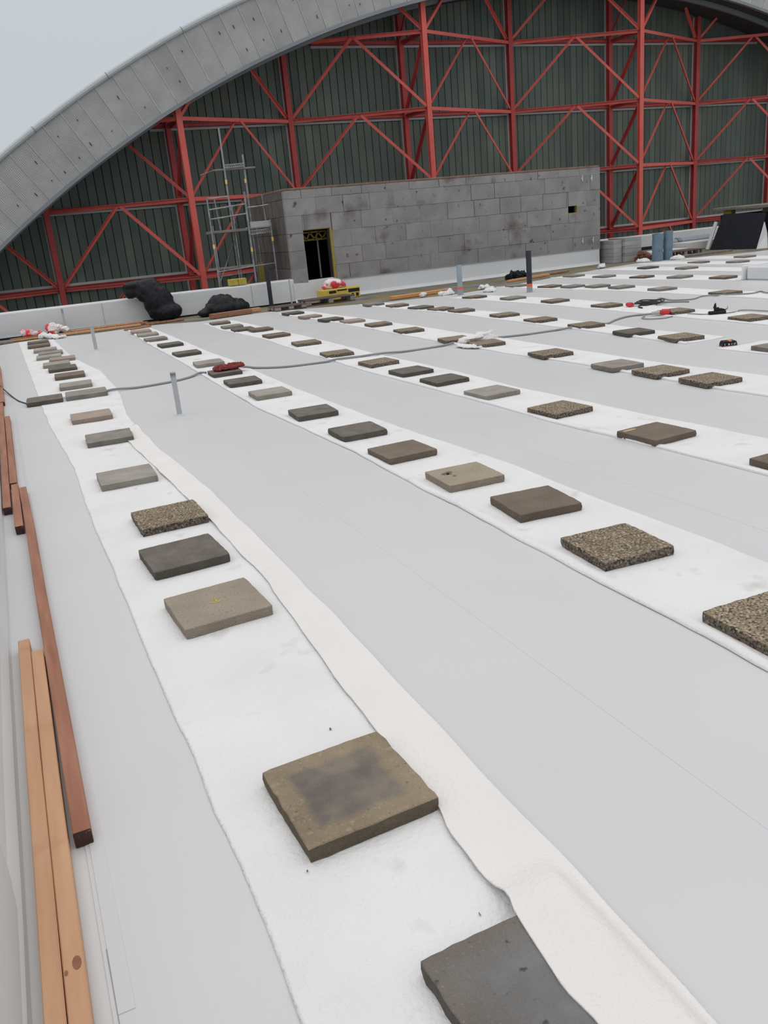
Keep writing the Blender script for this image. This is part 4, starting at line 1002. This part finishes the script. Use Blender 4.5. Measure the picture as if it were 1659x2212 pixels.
# two rolls of blue foil
for (x, y, r, h, mm, lab) in ((16.78, 18.95, 0.15, 0.72, M['blue_foil'], 'left upright roll wrapped in blue-grey foil'), (17.12, 18.92, 0.125, 0.76, M['blue_foil'], 'right upright roll wrapped in blue-grey foil, slightly taller')):
    bm = bmesh.new(); pts = [(0, 0, h * k / 6) for k in range(7)]; tube(bm, pts, [r * (1 + 0.04 * math.sin(k * 2.3)) for k in range(7)], 14)
    tube(bm, [(0, 0, h), (0, 0, h + 0.01)], r * .5, 12)
    o = finish('foil_roll', bm, mm); o.location = (x, y, 0.006); tag(o, lab, 'roll', 'blue foil rolls')
tag(blob('rubble_heap', [((17.0, 19.75, 0.08), (0.28, 0.15, 0.12), (0, 0, 0)), ((16.85, 19.7, 0.16), (0.12, 0.1, 0.1), (0, 0, 0))], M['brick_red'], vox=0.025, amp=0.07, nscale=9, seed=41, zmin=0.0), 'reddish rubble between the board stack and the foil rolls', 'rubble')
# white foam boards lying and a scrap roll
for i, (x0, x1, y0, y1, z0, z1, lab) in enumerate(((18.2, 19.7, 20.9, 21.6, 0.04, 0.12, 'white foam board lying flat, left and lower one'), (19.75, 21.3, 21.0, 21.7, 0.05, 0.26, 'thicker white foam board lying right of the other'))):
    bm = bmesh.new(); box(bm, x0, x1, y0, y1, 0.0, z1, bevel=0.01); o = finish('foam_board', bm, M['white_board']); tag(o, lab, 'foam board', 'white foam boards on the right')
bm = bmesh.new(); tube(bm, [(20.3, 22.4, 0.2), (21.0, 22.3, 0.2), (21.8, 22.2, 0.2)], [0.14, 0.16, 0.19], 14); o = finish('membrane_roll', bm, M['pipe_low']); tag(o, 'dull blue-grey roll lying behind the white foam boards', 'roll')
bm = bmesh.new(); tube(bm, [(20.55, 22.36, 0.2), (20.7, 22.35, 0.2)], 0.17, 14); finish('roll_band', bm, M['blue_foil'], o)
# slanted black panel on a weighted stand, pale boards either side
dk = empty('black_panel', (20.3, 19.6, 0)); tag(dk, 'large black panel leaning back at the right edge with pale edging', 'panel')
bm = bmesh.new()
F0 = [Vector((20.18, 20.48, 0.0)), Vector((20.28, 18.78, 0.0))]
up_ = Vector((0.42, -0.02, 1.0)).normalized() * 1.10
F0 = [F0[0], F0[1], F0[1] + up_ * 0.96 + Vector((0, 0.16, 0)), F0[0] + up_ + Vector((0, -0.05, 0))]
nn = (Vector(F0[1]) - Vector(F0[0])).cross(Vector(F0[3]) - Vector(F0[0])).normalized()
if nn.x < 0: nn = -nn
fr = [bm.verts.new(Vector(p)) for p in F0]; bk = [bm.verts.new(Vector(p) + nn * 0.06) for p in F0]
bm.faces.new(fr); bm.faces.new(bk[::-1])
for k in range(4): bm.faces.new((fr[k], bk[k], bk[(k + 1) % 4], fr[(k + 1) % 4]))
bmesh.ops.recalc_face_normals(bm, faces=bm.faces); bmesh.ops.translate(bm, verts=bm.verts, vec=(-20.3, -19.6, 0)); finish('panel_face', bm, M['black_matt'], dk)
bm = bmesh.new(); bar(bm, (20.16, 20.56, 0.02), (20.42, 20.50, 0.80), 0.10, 0.05, up=(1, 0.2, 0)); bmesh.ops.translate(bm, verts=bm.verts, vec=(-20.3, -19.6, 0)); finish('white_edge', bm, M['white_board'], dk)
bm = bmesh.new(); tri = [(20.20, 18.70, 0.0), (20.50, 18.58, 0.0), (20.64, 18.76, 0.40), (20.56, 18.80, 0.72)]
fr = [bm.verts.new(Vector(p) + Vector((-0.02, -0.01, 0))) for p in tri]; bk = [bm.verts.new(Vector(p) + Vector((0.05, 0.03, 0))) for p in tri]
bm.faces.new(fr); bm.faces.new(bk[::-1])
for k in range(4): bm.faces.new((fr[k], bk[k], bk[(k + 1) % 4], fr[(k + 1) % 4]))
bmesh.ops.recalc_face_normals(bm, faces=bm.faces); bmesh.ops.translate(bm, verts=bm.verts, vec=(-20.3, -19.6, 0)); finish('white_side_board', bm, M['white_board'], dk)
cw = empty('timber_stand', (22.0, 19.8, 0)); tag(cw, 'weathered slab resting on blocks behind the black panel', 'stand')
for nm, b_, mm in (('stand_body', (20.98, 23.2, 19.0, 20.9, 0.0, 0.97), M['black_matt']), ('block', (20.95, 21.15, 20.45, 20.75, 0.97, 1.10), M['reveal']), ('block', (21.1, 21.5, 19.1, 19.4, 0.97, 1.10), M['slab_top']), ('top_slab', (20.85, 23.4, 18.7, 21.1, 1.10, 1.19), M['slab_top'])):
    bm = bmesh.new(); box(bm, b_[0] - 22, b_[1] - 22, b_[2] - 19.8, b_[3] - 19.8, b_[4], b_[5], bevel=0.012); finish(nm, bm, mm, cw)
bm = bmesh.new(); box(bm, 13.05, 15.2, 10.4, 12.3, 0.0, 0.26, bevel=0.03); o = finish('roof_kerb', bm, M['upstand']); tag(o, 'low membrane-covered kerb at the right edge beyond the strips', 'kerb')
bm = bmesh.new(); box(bm, 17.6, 19.6, 19.0, 19.3, 0.0, 0.05); o = finish('timber_plank', bm, M['slab_top']); tag(o, 'flat grey plank left of the black panel', 'timber', 'loose planks at the far roof edge')

# ------------------------------------------------------------------ cables and tools
def cable(pts, r, m, name, label, par=None, cat='cable', z=None):
    P = [(p[0], p[1], (z if z is not None else 0.018) if len(p) < 3 else p[2]) for p in pts]
    bm = bmesh.new(); tube(bm, cat_rom(P, 6), r, 8)
    o = finish(name, bm, m, par, smooth=True)
    if not par: tag(o, label, cat)
    return o
long_c = cable([(0.92, 10.61, 0.02), (1.06, 10.61, 0.03), (1.33, 10.55), (1.73, 10.59), (1.99, 10.73), (2.15, 10.9, 0.028), (2.22, 10.8, 0.034)], 0.014, M['cable'], 'power_cable', 'grey cable running between the first two slab rows past the vent pipe')
cable([(2.6, 10.9, 0.03), (2.72, 10.89, 0.03), (2.87, 10.63), (3.16, 10.36), (3.63, 10.25), (3.8, 10.22, 0.034), (4.12, 10.18, 0.03), (4.42, 10.12, 0.034), (4.74, 10.08), (5.2, 10.06), (5.44, 10.06, 0.03)], 0.014, M['cable'], 'power_cable', 'grey cable from the red sacking across to the cream cloth')
cable([(6.05, 10.03, 0.03), (6.15, 10.01), (6.49, 9.90), (6.93, 9.86), (7.17, 9.8, 0.034)], 0.014, M['cable'], 'power_cable', 'grey cable from the cream cloth to the fifth strip')
cc = cable([(7.60, 9.72, 0.03), (7.75, 9.74), (8.04, 9.93), (8.31, 10.05), (8.52, 10.05), (8.62, 9.9, 0.03), (8.68, 9.78, 0.04)], 0.014, M['cable'], 'power_cable', 'grey cable ending in a red industrial connector on the sixth strip')
bm = bmesh.new(); a_, b_, d_ = Vector((8.69, 9.74, 0.055)), Vector((8.77, 9.63, 0.055)), 0
tube(bm, [a_, a_.lerp(b_, .15), a_.lerp(b_, .2), a_.lerp(b_, .9), b_], [0.03, 0.034, 0.046, 0.046, 0.05], 14); finish('connector_body', bm, M['red_plug'], cc)
bm = bmesh.new(); tube(bm, [(8.62, 9.84, 0.045), a_], [0.022, 0.030], 12); finish('cable_gland', bm, M['grey_pipe'], cc)
cable([(8.84, 9.58, 0.02), (8.72, 9.50, 0.014), (8.53, 9.44, 0.014), (8.36, 9.49), (8.30, 9.60), (8.36, 9.74), (8.50, 9.84)], 0.009, M['cable'], 'cable_loop', '', cc)
bc = cable([(-0.29, 12.7, 0.12), (-0.26, 12.5, 0.08), (-0.13, 11.64, 0.02), (-0.04, 11.0, 0.012), (0.06, 10.62, 0.012), (0.10, 10.55, 0.012)], 0.0075, M['cable_black'], 'power_cable', 'thin black cable coming over the left kerb to the first slab pair')
c6 = cable([(9.86, 11.16), (10.12, 11.41), (10.24, 11.44), (10.1, 11.1), (10.15, 10.92), (10.32, 10.80), (10.66, 10.95, 0.02), (10.80, 10.72, 0.03), (10.95, 10.52, 0.03), (11.13, 10.36, 0.03), (11.40, 10.42, 0.03), (11.26, 10.15, 0.03), (11.3, 9.6, 0.03)], 0.011, M['cable'], 'power_cable', 'thin grey cable winding from the black coil to the right edge')
coil = empty('cable_coil', (9.5, 11.0, 0.012)); tag(coil, 'small coil of black cable between sixth and seventh strips', 'cable')
for k in range(4):
    bm = bmesh.new(); pts = [(0.17 * math.cos(t) * (1 + .1 * k) + .04 * k, 0.20 * math.sin(t), 0.012 + 0.012 * k + 0.008 * math.sin(3 * t + k)) for t in [2 * math.pi * j / 20 for j in range(21)]]
    tube(bm, pts, 0.010, 6); finish('cable_turn', bm, M['cable_black'], coil)
cable([(-0.15, -0.05, 0.02), (-0.3, -0.2, 0.012), (-0.36, -0.35, 0.012)], 0.012, M['cable_black'], 'cable_tail', '', coil)
cable([(9.75, 11.1), (9.9, 10.86), (10.0, 10.66), (10.02, 10.58)], 0.014, M['cable'], 'power_cable', 'short grey cable stub right of the black coil')
pg = empty('power_plug', (9.2, 11.02, 0.014)); tag(pg, 'small red plug lying left of the black coil', 'plug')
bm = bmesh.new(); tube(bm, [(0, 0.06, 0.035), (0, 0.0, 0.035), (0.0, -0.06, 0.035)], [0.03, 0.04, 0.038], 12); finish('plug_body', bm, M['red_plug'], pg)
bm = bmesh.new(); tube(bm, [(0, 0, 0.02), (0.12, -0.10, 0.015)], 0.015, 8); finish('plug_tail', bm, M['white_board'], pg)
cable([(8.90, 9.42, 0.03), (8.97, 9.2, 0.02), (9.05, 9.12)], 0.008, M['cable'], 'power_cable', 'thin grey cable between the red connector and the black tool')
cable([(9.2, 9.0), (9.40, 8.98), (9.50, 9.05), (9.58, 8.93), (9.59, 8.6), (9.62, 8.2)], 0.008, M['cable'], 'power_cable', 'thin grey cable leaving the black tool to the right')
# black hand tool: body with battery base, handle and nozzle
tl = empty('power_tool', (9.10, 9.05, 0.014), math.radians(-22)); tag(tl, 'black hand tool lying on the sixth fleece strip', 'tool')
tl.scale = (0.85, 0.85, 0.95)
bm = bmesh.new(); box(bm, -0.15, 0.13, -0.04, 0.04, 0.0, 0.05, bevel=0.012); finish('tool_body', bm, M['black'], tl)
bm = bmesh.new(); box(bm, -0.06, 0.02, -0.03, 0.03, 0.05, 0.10, bevel=0.01); tube(bm, [(-0.05, 0, 0.09), (-0.045, 0, 0.15), (-0.035, 0, 0.165)], [0.03, 0.014, 0.006], 10); finish('tool_handle', bm, M['black'], tl)
bm = bmesh.new(); tube(bm, [(0.10, 0, 0.04), (0.16, 0, 0.07), (0.165, 0, 0.11)], [0.008, 0.006, 0.004], 8); finish('tool_trigger', bm, M['black'], tl)
bm = bmesh.new(); tube(bm, [(0.0, 0, 0.05), (0.05, 0, 0.065), (0.12, 0, 0.05)], [0.02, 0.022, 0.015], 10); finish('tool_grip', bm, M['black'], tl)
# black rounded speaker / lamp case on the membrane
sk = empty('speaker_case', (7.23, 7.02, 0.005), math.radians(-23)); tag(sk, 'black rounded case with orange button and white marks, on grey membrane', 'case')
bm = bmesh.new(); prof = [(-0.082, 0), (0.082, 0), (0.080, 0.03), (0.070, 0.052), (0.06, 0.058), (-0.06, 0.058), (-0.070, 0.052), (-0.080, 0.03)]
A_ = [bm.verts.new((x, -0.05, z)) for x, z in prof]; B_ = [bm.verts.new((x, 0.05, z)) for x, z in prof]
bm.faces.new(A_); bm.faces.new(B_[::-1])
for k in range(8): bm.faces.new((A_[k], B_[k], B_[(k + 1) % 8], A_[(k + 1) % 8]))
bmesh.ops.recalc_face_normals(bm, faces=bm.faces); bmesh.ops.bevel(bm, geom=bm.edges[:], offset=0.004, segments=1, affect='EDGES'); finish('case_body', bm, M['black'], sk)
bm = bmesh.new(); box(bm, -0.015, 0.02, -0.055, 0.0, 0.052, 0.064, bevel=0.003); finish('orange_button', bm, M['orange'], sk)
bm = bmesh.new()
for (x, z0, z1) in ((-0.058, 0.012, 0.034), (-0.05, 0.010, 0.012), (-0.018, 0.014, 0.032), (-0.006, 0.014, 0.032), (0.018, 0.014, 0.034), (0.045, 0.012, 0.034), (0.058, 0.016, 0.038)):
    box(bm, x - 0.0025, x + 0.0025, -0.0525, -0.050, z0, z1)
bar(bm, (-0.018, -0.0515, 0.030), (-0.006, -0.0515, 0.018), 0.004, 0.002, up=(0, 1, 0))
finish('white_marks', bm, M['white_txt'], sk)
bm = bmesh.new(); box(bm, -0.08, 0.08, -0.052, 0.052, 0.0, 0.006); finish('red_base', bm, M['red_plug'], sk)
# dirt flecks on the near fleece
bm = bmesh.new()
for (x, y, w, l) in ((0.475, 3.5, .010, .04), (0.71, 2.36, .006, .012), (0.47, 1.95, .003, .008), (0.74, 1.42, .002, .010), (0.42, 1.77, .004, .007), (0.56, 1.03, .004, .02)):
    bar(bm, (x, y - l / 2, 0.0135), (x + w * .5, y + l / 2, 0.0135), w, 0.001)
finish('dirt_fleck', bm, M['speck'], s1)['kind'] = 'stuff'
bm = bmesh.new()
